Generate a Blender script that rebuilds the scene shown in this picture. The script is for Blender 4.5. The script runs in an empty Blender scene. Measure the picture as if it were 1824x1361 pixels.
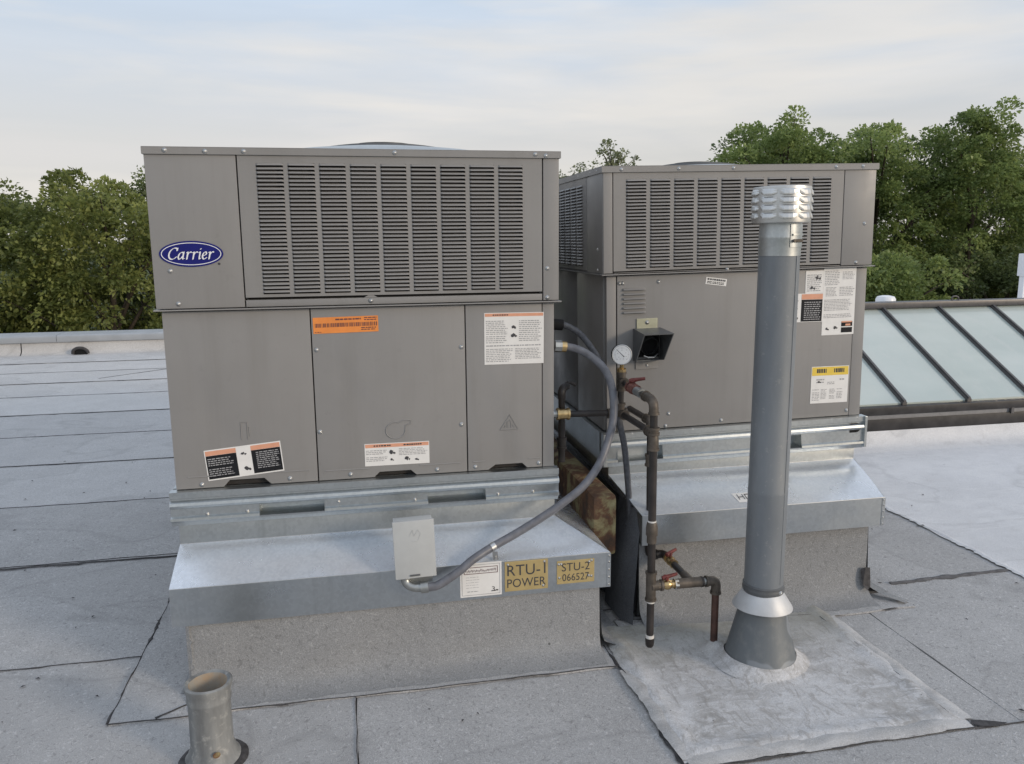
import bpy, bmesh, math, random
import numpy as np
from mathutils import Vector, Matrix
R = math.radians
rnd = random.Random(7)
SC = bpy.context.scene
COL = SC.collection

# ------------------------------------------------------------------ camera
cam = bpy.data.objects.new('camera', bpy.data.cameras.new('camera')); COL.objects.link(cam)
cam.data.sensor_width = 36.0
cam.data.lens = 1444.4 / 1824 * 36.0
cam.data.clip_start = .05; cam.data.clip_end = 4000
fw = Vector((.19156313, .96600279, -.17361503)); rt = Vector((.9805702, -.19598337, -.00852108)); up = Vector((.04225704, .1686094, .98477673))
cam.matrix_world = Matrix(((rt.x, up.x, -fw.x, .54653), (rt.y, up.y, -fw.y, -2.46957), (rt.z, up.z, -fw.z, 1.31527), (0, 0, 0, 1)))
SC.camera = cam

# ------------------------------------------------------------------ world, sun, exposure
SUN_EL, SUN_AZ = R(15), R(133)            # azimuth clockwise from +Y: low, to the right and a little behind the camera
w = bpy.data.worlds.new('World'); SC.world = w; w.use_nodes = True
nt = w.node_tree; N = nt.nodes; LK = nt.links; N.clear()
out = N.new('ShaderNodeOutputWorld'); bg = N.new('ShaderNodeBackground'); bg.inputs[1].default_value = .1
sky = N.new('ShaderNodeTexSky'); sky.sky_type = 'NISHITA'; sky.sun_disc = False
sky.sun_elevation = SUN_EL; sky.sun_rotation = SUN_AZ; sky.dust_density = 2.0; sky.air_density = 1.0; sky.ozone_density = 1.5
tc = N.new('ShaderNodeTexCoord')
mp = N.new('ShaderNodeMapping'); mp.inputs['Scale'].default_value = (1.0, 1.0, 7.0); mp.inputs['Location'].default_value = (.35, .1, .2)
n1 = N.new('ShaderNodeTexNoise'); n1.inputs['Scale'].default_value = 1.9; n1.inputs['Detail'].default_value = 6; n1.inputs['Roughness'].default_value = .48; n1.inputs['Distortion'].default_value = .5
r1 = N.new('ShaderNodeValToRGB'); r1.color_ramp.elements[0].position = .32; r1.color_ramp.elements[1].position = .66
r1.color_ramp.elements[0].color = (.80, .80, .80, 1); r1.color_ramp.elements[1].color = (1, 1, 1, 1)
n2 = N.new('ShaderNodeTexNoise'); n2.inputs['Scale'].default_value = 2.6; n2.inputs['Detail'].default_value = 7; n2.inputs['Distortion'].default_value = .3
r2 = N.new('ShaderNodeValToRGB'); r2.color_ramp.elements[0].position = .44; r2.color_ramp.elements[1].position = .66
r2.color_ramp.elements[0].color = (0, 0, 0, 1); r2.color_ramp.elements[1].color = (1, 1, 1, 1)
sep = N.new('ShaderNodeSeparateXYZ'); el = N.new('ShaderNodeValToRGB')                      # cloud veil: grey-white at the horizon, bluer overhead
el.color_ramp.elements[0].position = .0; el.color_ramp.elements[0].color = (7.1, 6.8, 6.5, 1)
el.color_ramp.elements[1].position = 1.0; el.color_ramp.elements[1].color = (6.6, 7.8, 9.8, 1)
q_ = el.color_ramp.elements.new(.11); q_.color = (6.95, 6.85, 6.8, 1); q_ = el.color_ramp.elements.new(.27); q_.color = (5.9, 6.9, 8.2, 1)
vx = N.new('ShaderNodeMixRGB'); vx.inputs[2].default_value = (8.3, 7.9, 7.4, 1); vm = N.new('ShaderNodeMath'); vm.operation = 'MULTIPLY'; vm.inputs[1].default_value = .75
mx = N.new('ShaderNodeMixRGB')
LK.new(tc.outputs['Generated'], mp.inputs[0]); LK.new(mp.outputs[0], n1.inputs['Vector']); LK.new(mp.outputs[0], n2.inputs['Vector'])
LK.new(tc.outputs['Generated'], sep.inputs[0]); LK.new(sep.outputs[2], el.inputs[0])
LK.new(n1.outputs[0], r1.inputs[0]); LK.new(n2.outputs[0], r2.inputs[0]); LK.new(r2.outputs[0], vm.inputs[0])
LK.new(vm.outputs[0], vx.inputs[0]); LK.new(el.outputs[0], vx.inputs[1])
LK.new(r1.outputs[0], mx.inputs[0]); LK.new(sky.outputs[0], mx.inputs[1]); LK.new(vx.outputs[0], mx.inputs[2])
LK.new(mx.outputs[0], bg.inputs[0]); LK.new(bg.outputs[0], out.inputs[0])
sun = bpy.data.objects.new('sun', bpy.data.lights.new('sun', 'SUN')); COL.objects.link(sun)
sun.data.energy = 1.5; sun.data.angle = R(11); sun.data.color = (1.0, .83, .64)
sd = Vector((math.sin(SUN_AZ) * math.cos(SUN_EL), math.cos(SUN_AZ) * math.cos(SUN_EL), math.sin(SUN_EL)))
sun.rotation_euler = sd.to_track_quat('Z', 'Y').to_euler(); sun.location = (6, -3, 6)
SC.view_settings.view_transform = 'Standard'; SC.view_settings.look = 'None'
SC.view_settings.exposure = 0.10; SC.view_settings.gamma = 1.0; SC.view_settings.use_curve_mapping = False
SC.render.engine = 'CYCLES'; SC.cycles.use_denoising = True; SC.cycles.max_bounces = 8; SC.cycles.diffuse_bounces = 5

# ------------------------------------------------------------------ materials
MATS = {}
class NB:
    def __init__(s, name):
        s.m = bpy.data.materials.new(name); s.m.use_nodes = True; MATS[name] = s.m
        s.n = s.m.node_tree.nodes; s.l = s.m.node_tree.links; s.p = s.n['Principled BSDF']
        s.tc = s.n.new('ShaderNodeTexCoord'); s.co = s.tc.outputs['Object']
    def set(s, **k):
        for a, v in k.items(): s.p.inputs[a.replace('_', ' ')].default_value = v
        return s
    def world(s):
        g = s.n.new('ShaderNodeNewGeometry'); s.co = g.outputs['Position']; return s
    def mapped(s, sc=(1, 1, 1), rot=(0, 0, 0)):
        m = s.n.new('ShaderNodeMapping'); m.inputs['Scale'].default_value = sc; m.inputs['Rotation'].default_value = rot
        s.l.new(s.co, m.inputs[0]); return m.outputs[0]
    def noise(s, scale, detail=4, rough=.55, dist=0, co=None):
        t = s.n.new('ShaderNodeTexNoise'); t.inputs['Scale'].default_value = scale; t.inputs['Detail'].default_value = detail
        t.inputs['Roughness'].default_value = rough; t.inputs['Distortion'].default_value = dist
        s.l.new(co or s.co, t.inputs['Vector']); return t.outputs[0]
    def voro(s, scale, feature='F1', co=None):
        t = s.n.new('ShaderNodeTexVoronoi'); t.inputs['Scale'].default_value = scale; t.feature = feature
        s.l.new(co or s.co, t.inputs['Vector']); return t
    def ramp(s, src, *st):
        r = s.n.new('ShaderNodeValToRGB'); e = r.color_ramp.elements
        while len(e) > len(st): e.remove(e[-1])
        while len(e) < len(st): e.new(1)
        for q, (p, c) in zip(e, st):
            q.position = p; q.color = (c, c, c, 1) if isinstance(c, (int, float)) else (*c, 1)
        s.l.new(src, r.inputs[0]); return r.outputs[0]
    def math(s, op, a, b=0.0):
        t = s.n.new('ShaderNodeMath'); t.operation = op
        for i, v in ((0, a), (1, b)):
            if isinstance(v, (int, float)): t.inputs[i].default_value = v
            else: s.l.new(v, t.inputs[i])
        return t.outputs[0]
    def mix(s, f, a, b, mode='MIX'):
        t = s.n.new('ShaderNodeMixRGB'); t.blend_type = mode
        for i, v in ((0, f), (1, a), (2, b)):
            if isinstance(v, (int, float)): t.inputs[i].default_value = v if i == 0 else (v, v, v, 1)
            elif isinstance(v, tuple): t.inputs[i].default_value = (*v, 1)
            else: s.l.new(v, t.inputs[i])
        return t.outputs[0]
    def col(s, src): s.l.new(src, s.p.inputs['Base Color']); return s
    def rough(s, src): s.l.new(src, s.p.inputs['Roughness']); return s
    def bump(s, h, strength=.3, dist=.002):
        b = s.n.new('ShaderNodeBump'); b.inputs['Strength'].default_value = strength; b.inputs['Distance'].default_value = dist
        s.l.new(h, b.inputs['Height']); s.l.new(b.outputs[0], s.p.inputs['Normal']); return s

def flat(name, c, rough=.5, metal=0, vary=.12, scale=30, spec=.5):
    b = NB(name); b.set(Roughness=rough, Metallic=metal, Specular_IOR_Level=spec)
    n = b.noise(scale, 5)
    lo = tuple(v * (1 - vary) for v in c); hi = tuple(min(1, v * (1 + vary)) for v in c)
    b.col(b.ramp(n, (.3, lo), (.7, hi))); return b

def paint(name, c):
    b = NB(name); b.set(Roughness=.42, Specular_IOR_Level=.4)
    n = b.noise(2.2, 6, .6); st = b.noise(16, 6, .65, co=b.mapped((1, 1, .07))); gr = b.noise(26, 6, .7)
    base = b.ramp(n, (.3, tuple(v * .93 for v in c)), (.7, tuple(v * 1.05 for v in c)))
    base = b.mix(b.ramp(st, (.50, 0.0), (.78, .38)), base, tuple(v * q for v, q in zip(c, (.74, .73, .70))))
    base = b.mix(b.ramp(st, (.24, .25), (.42, 0.0)), base, tuple(min(1, v * 1.18) for v in c))
    b.col(b.mix(b.ramp(gr, (.60, 0.0), (.76, .30)), base, tuple(v * .70 for v in c)))
    b.rough(b.ramp(b.noise(7, 5), (.3, .30), (.7, .54)))
    b.bump(b.math('ADD', b.math('MULTIPLY', b.noise(2.6, 2), 6.0), b.math('MULTIPLY', b.noise(900, 2), .05)), .10, .004)
paint('grey_paint', (.268, .262, .257))

def galv(name, c, r0, r1, sp=110, met=1.0):
    b = NB(name); b.set(Metallic=met)
    v = b.voro(sp); n = b.noise(5, 6, .6); st = b.noise(10, 5, .6, co=b.mapped((.25, 1, 1)))
    cc = b.mix(b.ramp(v.outputs['Color'], (.2, 0.0), (.8, 1.0)), tuple(x * .945 for x in c), tuple(min(1, x * 1.045) for x in c))
    cc = b.mix(b.ramp(n, (.42, 0.0), (.75, .35)), cc, tuple(x * .72 for x in c))
    cc = b.mix(b.ramp(st, (.58, 0.0), (.8, .3)), cc, (.8, .8, .8))
    dr = b.noise(22, 6, .65, co=b.mapped((1, 1, .06))); cc = b.mix(b.ramp(dr, (.56, 0.0), (.76, .34)), cc, tuple(x * .6 for x in c))
    b.col(cc); b.rough(b.ramp(n, (.3, r0), (.7, r1)))
    b.bump(b.noise(2.2, 2), .12, .01)
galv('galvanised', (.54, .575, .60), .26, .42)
galv('galvanised_sky_lit', (.73, .775, .83), .20, .32, 150, .60)  # same sheet as the apron, paler: sky reflection put into the colour
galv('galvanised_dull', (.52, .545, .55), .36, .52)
galv('rail_metal', (.56, .59, .60), .30, .44)
galv('aluminium', (.62, .62, .61), .34, .50, 30)

def felt(name, a, bcol, worm=1.0, streak=0.0, tone=.30):
    b = NB(name).world(); b.set(Roughness=.92, Specular_IOR_Level=.18)
    big = b.noise(1.3, 6, .6); mid = b.noise(7, 6, .62); fine = b.noise(330, 3, .65)
    w1 = b.math('ABSOLUTE', b.math('SUBTRACT', b.noise(50, 1, .4, .5), .5))
    w2 = b.math('ABSOLUTE', b.math('SUBTRACT', b.noise(56, 1, .4, .6, b.mapped((1, 1, 1), (.4, .8, 1.9))), .5))
    m1 = b.ramp(b.noise(60, 1), (.47, 0.0), (.54, 1.0)); m2 = b.ramp(b.noise(52, 1, co=b.mapped((1, 1, 1), (1, 2, .3))), (.45, 0.0), (.52, 1.0))
    dk = b.math('MULTIPLY', b.ramp(w1, (.006, 1.0), (.035, 0.0)), m1)
    lt = b.math('MULTIPLY', b.ramp(w2, (.004, 1.0), (.030, 0.0)), m2)
    c = b.mix(b.ramp(big, (.36, 0.0), (.66, 1.0)), a, bcol)
    c = b.mix(b.ramp(mid, (.38, .0), (.72, tone)), c, tuple(v * .74 for v in a))
    c = b.mix(b.ramp(fine, (.30, .55), (.62, 0.0)), c, tuple(v * .50 for v in a))
    c = b.mix(b.ramp(fine, (.52, .0), (.75, .35)), c, tuple(min(1, v * 1.5) for v in bcol))
    c = b.mix(b.math('MULTIPLY', dk, .55 * worm), c, tuple(v * .45 for v in a))
    c = b.mix(b.math('MULTIPLY', lt, .36 * worm), c, tuple(min(1, v * 1.6) for v in bcol))
    pd = b.noise(.75, 4, .5, .4, b.mapped((1, 1.4, 1), (.3, .2, .9))); c = b.mix(b.ramp(pd, (.50, 0.0), (.535, .16)), c, tuple(v * .70 for v in a))
    c = b.mix(b.ramp(b.math('ABSOLUTE', b.math('SUBTRACT', pd, .517)), (.0, .30), (.012, 0.0)), c, tuple(v * .55 for v in a))
    spk = b.voro(6); c = b.mix(b.ramp(spk.outputs['Distance'], (.016, .75), (.030, 0.0)), c, (.06, .06, .06))
    if streak:
        s1 = b.noise(3.2, 8, .68, .9, b.mapped((1, 1.7, 1), (0, 0, .5))); c = b.mix(b.ramp(s1, (.46, 0.0), (.60, streak)), c, tuple(min(.8, v * 1.22) for v in bcol))
        s2 = b.noise(6, 8, .70, 1.1, b.mapped((1, 2.2, 1), (0, 0, -.4))); c = b.mix(b.ramp(s2, (.52, 0.0), (.68, streak * .6)), c, (.27, .25, .235))
        s3 = b.noise(15, 6, .65, .8, b.mapped((.7, 3, 1), (0, 0, .2))); c = b.mix(b.ramp(s3, (.55, 0.0), (.70, streak * .5)), c, tuple(min(.8, v * 1.3) for v in bcol))
    b.col(c)
    h = b.math('ADD', b.math('MULTIPLY', fine, .6), b.math('ADD', b.math('MULTIPLY', lt, .5), b.math('MULTIPLY', mid, 1.0)))
    b.bump(h, .45, .003)
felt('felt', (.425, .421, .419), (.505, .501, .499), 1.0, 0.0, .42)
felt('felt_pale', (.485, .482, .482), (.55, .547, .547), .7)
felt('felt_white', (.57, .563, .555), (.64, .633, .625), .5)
felt('felt_coated', (.68, .685, .70), (.75, .755, .77), .10, .22)
felt('curb_felt', (.280, .285, .290), (.325, .330, .335), .8)
b = NB('pad_coating').world(); b.set(Roughness=.88, Specular_IOR_Level=.2)
big = b.noise(4.2, 7, .62, .5); br = b.noise(9, 8, .72, 1.4, b.mapped((1, 2.4, 1), (0, 0, .35))); br2 = b.noise(12, 8, .72, 1.6, b.mapped((2.6, 1, 1), (0, 0, .5))); fine = b.noise(260, 4, .65)
c = b.ramp(big, (.36, (.37, .36, .348)), (.47, (.50, .492, .485)), (.60, (.62, .618, .622)))
c = b.mix(b.ramp(br, (.46, 0.0), (.58, .75)), c, (.70, .70, .71)); c = b.mix(b.ramp(br2, (.52, 0.0), (.62, .60)), c, (.33, .31, .29))
px_ = b.n.new('ShaderNodeSeparateXYZ'); b.l.new(b.co, px_.inputs[0])
gy_ = b.math('ADD', px_.outputs[1], b.math('MULTIPLY', b.noise(6, 5, .6), .22))          # algae stain where water stands behind the pipes
c = b.mix(b.ramp(b.math('ADD', gy_, .30), (.10, 0.0), (.32, .62)), c, (.27, .265, .215))
c = b.mix(b.ramp(fine, (.32, .45), (.60, 0.0)), c, (.26, .255, .25)); v_ = b.voro(16); c = b.mix(b.ramp(v_.outputs['Distance'], (.03, .7), (.055, 0.0)), c, (.09, .085, .08))
b.col(c); b.bump(b.math('ADD', b.math('MULTIPLY', br, 1.5), b.math('ADD', b.math('MULTIPLY', br2, 1.2), b.math('MULTIPLY', fine, .3))), .5, .004)
felt('edge_felt', (.44, .435, .43), (.54, .535, .53), .5, .45)
felt('shaded_membrane', (.085, .092, .105), (.135, .142, .155), .5)  # membrane tone with the shade between the units put into it
flat('tar', (.05, .048, .05), .8, vary=.5, scale=60)
flat('seam_grey', (.11, .105, .105), .85, vary=.4, scale=40)
flat('black', (.012, .012, .013), .7, spec=.2)
flat('coil_dark', (.03, .027, .026), .8)
flat('dark_grey_plastic', (.10, .105, .11), .45)
flat('white_print', (.78, .77, .75), .5, vary=.04)
flat('ink', (.05, .05, .055), .6)
flat('grey_ink', (.36, .36, .37), .6)
flat('orange', (.80, .27, .06), .5, vary=.08)
flat('salmon', (.70, .34, .22), .5, vary=.08)
flat('yellow', (.78, .56, .08), .5, vary=.08)
flat('label_black', (.014, .015, .018), .6, spec=.2)
flat('emblem_blue', (.013, .016, .16), .5, spec=.2)
flat('emblem_white', (.82, .83, .86), .35, vary=.03)
flat('brass_plate', (.56, .43, .20), .38, .45, .10, 20)
flat('maroon_ink', (.12, .05, .055), .5)
flat('hose_grey', (.14, .145, .165), .42, vary=.22, scale=45)
flat('hose_dark', (.082, .086, .098), .5, vary=.3, scale=90)
flat('rust_pipe', (.075, .036, .026), .6, vary=.5, scale=25)
flat('black_iron', (.030, .025, .023), .42, vary=.5, scale=18)
flat('fitting_iron', (.105, .088, .072), .52, .35, .35, 40)
flat('zinc_fitting', (.40, .41, .40), .4, .85, .2, 40)
flat('zinc_yellow', (.60, .60, .46), .35, .7, .1, 40)
flat('brass', (.55, .40, .20), .32, .9, .25, 50)
flat('white_tape', (.72, .70, .66), .7)
flat('red_handle', (.15, .030, .025), .5, vary=.35, scale=70)
flat('rusty_red', (.17, .07, .055), .6, .1, .5, 60)
flat('bolt_steel', (.52, .52, .51), .32, .8)
flat('box_grey', (.47, .485, .485), .45, vary=.04)
flat('glass_dial', (.74, .75, .76), .18, vary=.03)
flat('collar_metal', (.58, .59, .60), .55, .35, .08, 30)
flat('skylight_frame', (.10, .095, .095), .4, .3, .15)
flat('skylight_sill', (.032, .030, .030), .45, .2, .5, 12)
flat('skylight_strip', (.23, .23, .235), .45, .3)
flat('coping', (.42, .43, .44), .4, .6, .08, 5)
flat('trunk_bark', (.075, .06, .045), .9, vary=.4, scale=20)
flat('masonry', (.32, .28, .25), .85, vary=.2, scale=3)

b = NB('vent_metal'); b.set(Metallic=.40, Roughness=.50)
n = b.noise(4, 6, .6, co=b.mapped((3, 3, .7))); n3 = b.noise(16, 6, .65, co=b.mapped((1, 1, .35)))
c = b.ramp(n, (.3, (.205, .224, .243)), (.7, (.27, .288, .305)))
c = b.mix(b.ramp(n3, (.54, 0.0), (.74, .40)), c, (.22, .225, .23)); sp2 = b.noise(50, 5, .7); c = b.mix(b.ramp(sp2, (.60, 0.0), (.72, .45)), c, (.42, .42, .41)); b.col(c); b.rough(b.ramp(n3, (.3, .42), (.7, .60))); b.bump(b.noise(6, 3), .10, .01)

b = NB('cone_metal'); b.set(Metallic=.25, Roughness=.55)
n = b.noise(3.2, 3, .6, .3); n3 = b.noise(26, 5, .65)
c = b.mix(b.ramp(n, (.52, 0.0), (.535, 1.0)), (.15, .165, .175), (.235, .255, .275))
c = b.mix(b.ramp(n3, (.5, 0.0), (.75, .4)), c, (.28, .28, .27)); b.col(c); b.bump(n3, .1, .002)

b = NB('stub_metal'); b.set(Metallic=.2, Roughness=.6)
n = b.noise(7, 6, .6, co=b.mapped((3, 3, .6))); n3 = b.noise(45, 5, .65)
c = b.ramp(n, (.32, (.135, .14, .142)), (.66, (.29, .295, .288)))
c = b.mix(b.ramp(n3, (.55, 0.0), (.72, .5)), c, (.55, .54, .50)); b.col(c); b.bump(b.noise(18, 4), .35, .006)
b = NB('stub_rust'); b.set(Roughness=.8)
b.col(b.ramp(b.noise(14, 5), (.40, (.30, .285, .25)), (.60, (.36, .235, .13))))

b = NB('rusty_steel'); b.set(Roughness=.75, Metallic=.1)
n = b.noise(11, 7, .65, .4); n3 = b.noise(60, 4, .6)
c = b.ramp(n, (.33, (.36, .33, .18)), (.44, (.29, .24, .12)), (.51, (.16, .08, .042)), (.63, (.065, .042, .03)))
b.col(b.mix(b.ramp(n3, (.45, 0.0), (.8, .5)), c, (.10, .06, .04))); b.bump(n, .5, .006)

b = NB('glass_frosted'); b.set(Roughness=.20, Specular_IOR_Level=.6, Coat_Weight=.7, Coat_Roughness=.04)
n = b.noise(1.2, 4); st = b.noise(2.5, 3, co=b.mapped((.4, 1.2, 1), (0, 0, .5)))
dt = b.noise(9, 7, .7, co=b.mapped((1, .5, .5))); c = b.ramp(n, (.3, (.43, .49, .455)), (.7, (.53, .58, .55))); c = b.mix(b.ramp(st, (.48, 0.0), (.66, .40)), c, (.38, .44, .415)); b.col(b.mix(b.ramp(dt, (.52, 0.0), (.75, .4)), c, (.55, .56, .53)))

def leafmat(name, a, bb, cc):
    b = NB(name); b.set(Roughness=.45, Specular_IOR_Level=.5)
    at = b.n.new('ShaderNodeAttribute'); at.attribute_name = 'shade'
    c = b.ramp(at.outputs['Fac'], (0.0, a), (.55, bb), (1.0, cc)); b.col(c)
    tr = b.n.new('ShaderNodeBsdfTranslucent'); b.l.new(c, tr.inputs[0])
    ms = b.n.new('ShaderNodeMixShader'); ms.inputs[0].default_value = .48
    b.l.new(b.p.outputs[0], ms.inputs[1]); b.l.new(tr.outputs[0], ms.inputs[2]); b.l.new(ms.outputs[0], b.n['Material Output'].inputs[0])
leafmat('leaf_olive', (.10, .125, .042), (.27, .305, .095), (.42, .45, .16))
leafmat('leaf_green', (.10, .145, .052), (.26, .335, .115), (.40, .47, .18))
leafmat('leaf_dark', (.07, .095, .042), (.16, .20, .075), (.25, .295, .11))
leafmat('leaf_pale', (.16, .18, .09), (.25, .28, .15), (.34, .36, .21))
b = NB('grass_ground').world(); b.set(Roughness=.95); b.col(b.ramp(b.noise(.5, 6), (.3, (.03, .045, .015)), (.7, (.07, .09, .03))))

# ------------------------------------------------------------------ mesh helpers
BASE = Vector((0, 0, 0))
class MB:
    def __init__(s): s.v = []; s.f = []
    def add(s, vs, fs):
        o = len(s.v); s.v += [tuple(v) for v in vs]; s.f += [tuple(i + o for i in f) for f in fs]; return s
    def box(s, x0, x1, y0, y1, z0, z1, b=0.0):
        if b <= 0:
            return s.add([(x0, y0, z0), (x1, y0, z0), (x1, y1, z0), (x0, y1, z0), (x0, y0, z1), (x1, y0, z1), (x1, y1, z1), (x0, y1, z1)],
                         [(0, 3, 2, 1), (4, 5, 6, 7), (0, 1, 5, 4), (1, 2, 6, 5), (2, 3, 7, 6), (3, 0, 4, 7)])
        bm = bmesh.new(); bmesh.ops.create_cube(bm, size=1)
        for v in bm.verts: v.co = Vector(((x0 + x1) / 2 + v.co.x * (x1 - x0), (y0 + y1) / 2 + v.co.y * (y1 - y0), (z0 + z1) / 2 + v.co.z * (z1 - z0)))
        bmesh.ops.bevel(bm, geom=bm.edges[:], offset=b, segments=2, profile=.6, affect='EDGES')
        bm.verts.index_update(); s.add([v.co[:] for v in bm.verts], [[v.index for v in f.verts] for f in bm.faces]); bm.free(); return s
    def tube(s, pts, r, n=14, caps=True, smooth_path=0):
        P = [Vector(p) for p in pts]
        if smooth_path:
            Q = []
            for i in range(len(P) - 1):
                p0 = P[max(i - 1, 0)]; p1 = P[i]; p2 = P[i + 1]; p3 = P[min(i + 2, len(P) - 1)]
                for k in range(smooth_path):
                    t = k / smooth_path
                    Q.append(.5 * ((2 * p1) + (p2 - p0) * t + (2 * p0 - 5 * p1 + 4 * p2 - p3) * t * t + (3 * p1 - p0 - 3 * p2 + p3) * t ** 3))
            P = Q + [P[-1]]
        rs = r if isinstance(r, (list, tuple)) else [r] * len(P)
        if len(rs) != len(P):
            k_ = [i * (len(rs) - 1) / (len(P) - 1) for i in range(len(P))]
            rs = [rs[int(q)] + (rs[min(int(q) + 1, len(rs) - 1)] - rs[int(q)]) * (q - int(q)) for q in k_]
        T = [(P[min(i + 1, len(P) - 1)] - P[max(i - 1, 0)]).normalized() for i in range(len(P))]
        a = Vector((0, 0, 1)) if abs(T[0].z) < .9 else Vector((1, 0, 0))
        u = T[0].cross(a).normalized(); o = len(s.v)
        for i, p in enumerate(P):
            u = (u - T[i] * u.dot(T[i])).normalized(); vv = T[i].cross(u)
            for k in range(n):
                t = 2 * math.pi * k / n; s.v.append(tuple(p + (u * math.cos(t) + vv * math.sin(t)) * rs[i]))
        for i in range(len(P) - 1):
            for k in range(n):
                k2 = (k + 1) % n; s.f.append((o + i * n + k, o + i * n + k2, o + (i + 1) * n + k2, o + (i + 1) * n + k))
        if caps:
            s.f.append(tuple(o + k for k in range(n))[::-1]); s.f.append(tuple(o + (len(P) - 1) * n + k for k in range(n)))
        return s
    def lathe(s, c, prof, n=32, wob=0.0, seed=0):
        rr = random.Random(seed); ph = [rr.uniform(0, 6.28) for _ in range(6)]; o = len(s.v)
        for (r, z) in prof:
            for k in range(n):
                t = 2 * math.pi * k / n
                q = 1 + wob * (math.sin(2 * t + ph[0] + z * 9) + .6 * math.sin(3 * t + ph[1] - z * 14) + .4 * math.sin(7 * t + ph[2]))
                s.v.append((c[0] + r * q * math.cos(t), c[1] + r * q * math.sin(t), c[2] + z + wob * r * 1.5 * math.sin(2 * t + ph[3])))
        for i in range(len(prof) - 1):
            for k in range(n):
                k2 = (k + 1) % n; s.f.append((o + i * n + k, o + i * n + k2, o + (i + 1) * n + k2, o + (i + 1) * n + k))
        return s
    def prism(s, poly, y0, y1):               # polygon in (x, z) extruded along y, front at y0
        n = len(poly); o = len(s.v)
        s.v += [(x, y0, z) for x, z in poly] + [(x, y1, z) for x, z in poly]
        s.f.append(tuple(o + i for i in range(n))); s.f.append(tuple(o + n + i for i in range(n))[::-1])
        for i in range(n):
            j = (i + 1) % n; s.f.append((o + i, o + n + i, o + n + j, o + j))
        return s
    def profx(s, prof, x0, x1, caps=True):    # open profile in (y, z) swept along x
        o = len(s.v); n = len(prof)
        s.v += [(x0, y, z) for y, z in prof] + [(x1, y, z) for y, z in prof]
        for i in range(n - 1): s.f.append((o + i, o + n + i, o + n + i + 1, o + i + 1))
        return s
    def build(s, name, mat, parent=None, smooth=None, base=None):
        me = bpy.data.meshes.new(name); bs = BASE if base is None else base
        me.from_pydata([(a - bs.x, b_ - bs.y, c - bs.z) for a, b_, c in s.v], [], s.f); me.materials.append(MATS[mat]); me.update()
        if smooth is not None:
            for p in me.polygons: p.use_smooth = True
            me.set_sharp_from_angle(angle=R(smooth))
        o = bpy.data.objects.new(name, me); COL.objects.link(o)
        if parent is not None: o.parent = parent
        return o
def fixn(o):
    bm = bmesh.new(); bm.from_mesh(o.data); bmesh.ops.recalc_face_normals(bm, faces=bm.faces[:]); bm.to_mesh(o.data); bm.free(); return o
def tag(o, label=None, cat=None, group=None, kind=None):
    if label: o['label'] = label
    if cat: o['category'] = cat
    if group: o['group'] = group
    if kind: o['kind'] = kind
    return o
def empty(name, loc, rot=(0, 0, 0)):
    o = bpy.data.objects.new(name, None); COL.objects.link(o); o.location = loc; o.rotation_euler = rot; o.empty_display_size = .1
    return o
def copyob(o, loc, parent, rot=None):
    c = o.copy(); COL.objects.link(c); c.parent = parent; c.location = loc
    if rot: c.rotation_euler = rot
    return c
SCREW = None
def screw_mesh():
    global SCREW
    if SCREW is None:
        m = MB(); prof = [(.0001, -.0042), (.0030, -.0038), (.0040, -.0022), (.0042, -.0010), (.0072, -.0008), (.0072, .001)]
        n = 10
        for r, y in prof:
            for k in range(n): m.v.append((r * math.cos(6.2832 * k / n), y, r * math.sin(6.2832 * k / n)))
        for i in range(len(prof) - 1):
            for k in range(n): m.f.append((i * n + k, i * n + (k + 1) % n, (i + 1) * n + (k + 1) % n, (i + 1) * n + k))
        SCREW = bpy.data.meshes.new('screw'); SCREW.from_pydata(m.v, [], m.f); SCREW.materials.append(MATS['bolt_steel'])
        for p in SCREW.polygons: p.use_smooth = True
    return SCREW
def screw(p, parent, sc=1.0, name='screw', rotz=0.0):
    o = bpy.data.objects.new(name, screw_mesh()); COL.objects.link(o); o.parent = parent; o.location = Vector(p) - BASE; o.scale = (sc,) * 3
    o.rotation_euler = (0, 0, rotz); return o
def text_mesh(txt, size, spacing=1.0, shear=0.0, sx=1.0):
    cu = bpy.data.curves.new('lettering', 'FONT'); cu.body = txt; cu.size = size; cu.shear = shear; cu.space_character = spacing; cu.align_x = 'CENTER'
    cu.resolution_u = 4
    ob = bpy.data.objects.new('tmp', cu); COL.objects.link(ob); bpy.context.view_layer.update()
    me = bpy.data.meshes.new_from_object(ob.evaluated_get(bpy.context.evaluated_depsgraph_get()))
    vs = [(v.co.x * sx, v.co.y) for v in me.vertices]; fs = [tuple(p.vertices) for p in me.polygons]
    bpy.data.objects.remove(ob); bpy.data.curves.remove(cu); bpy.data.meshes.remove(me)
    return vs, fs

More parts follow.
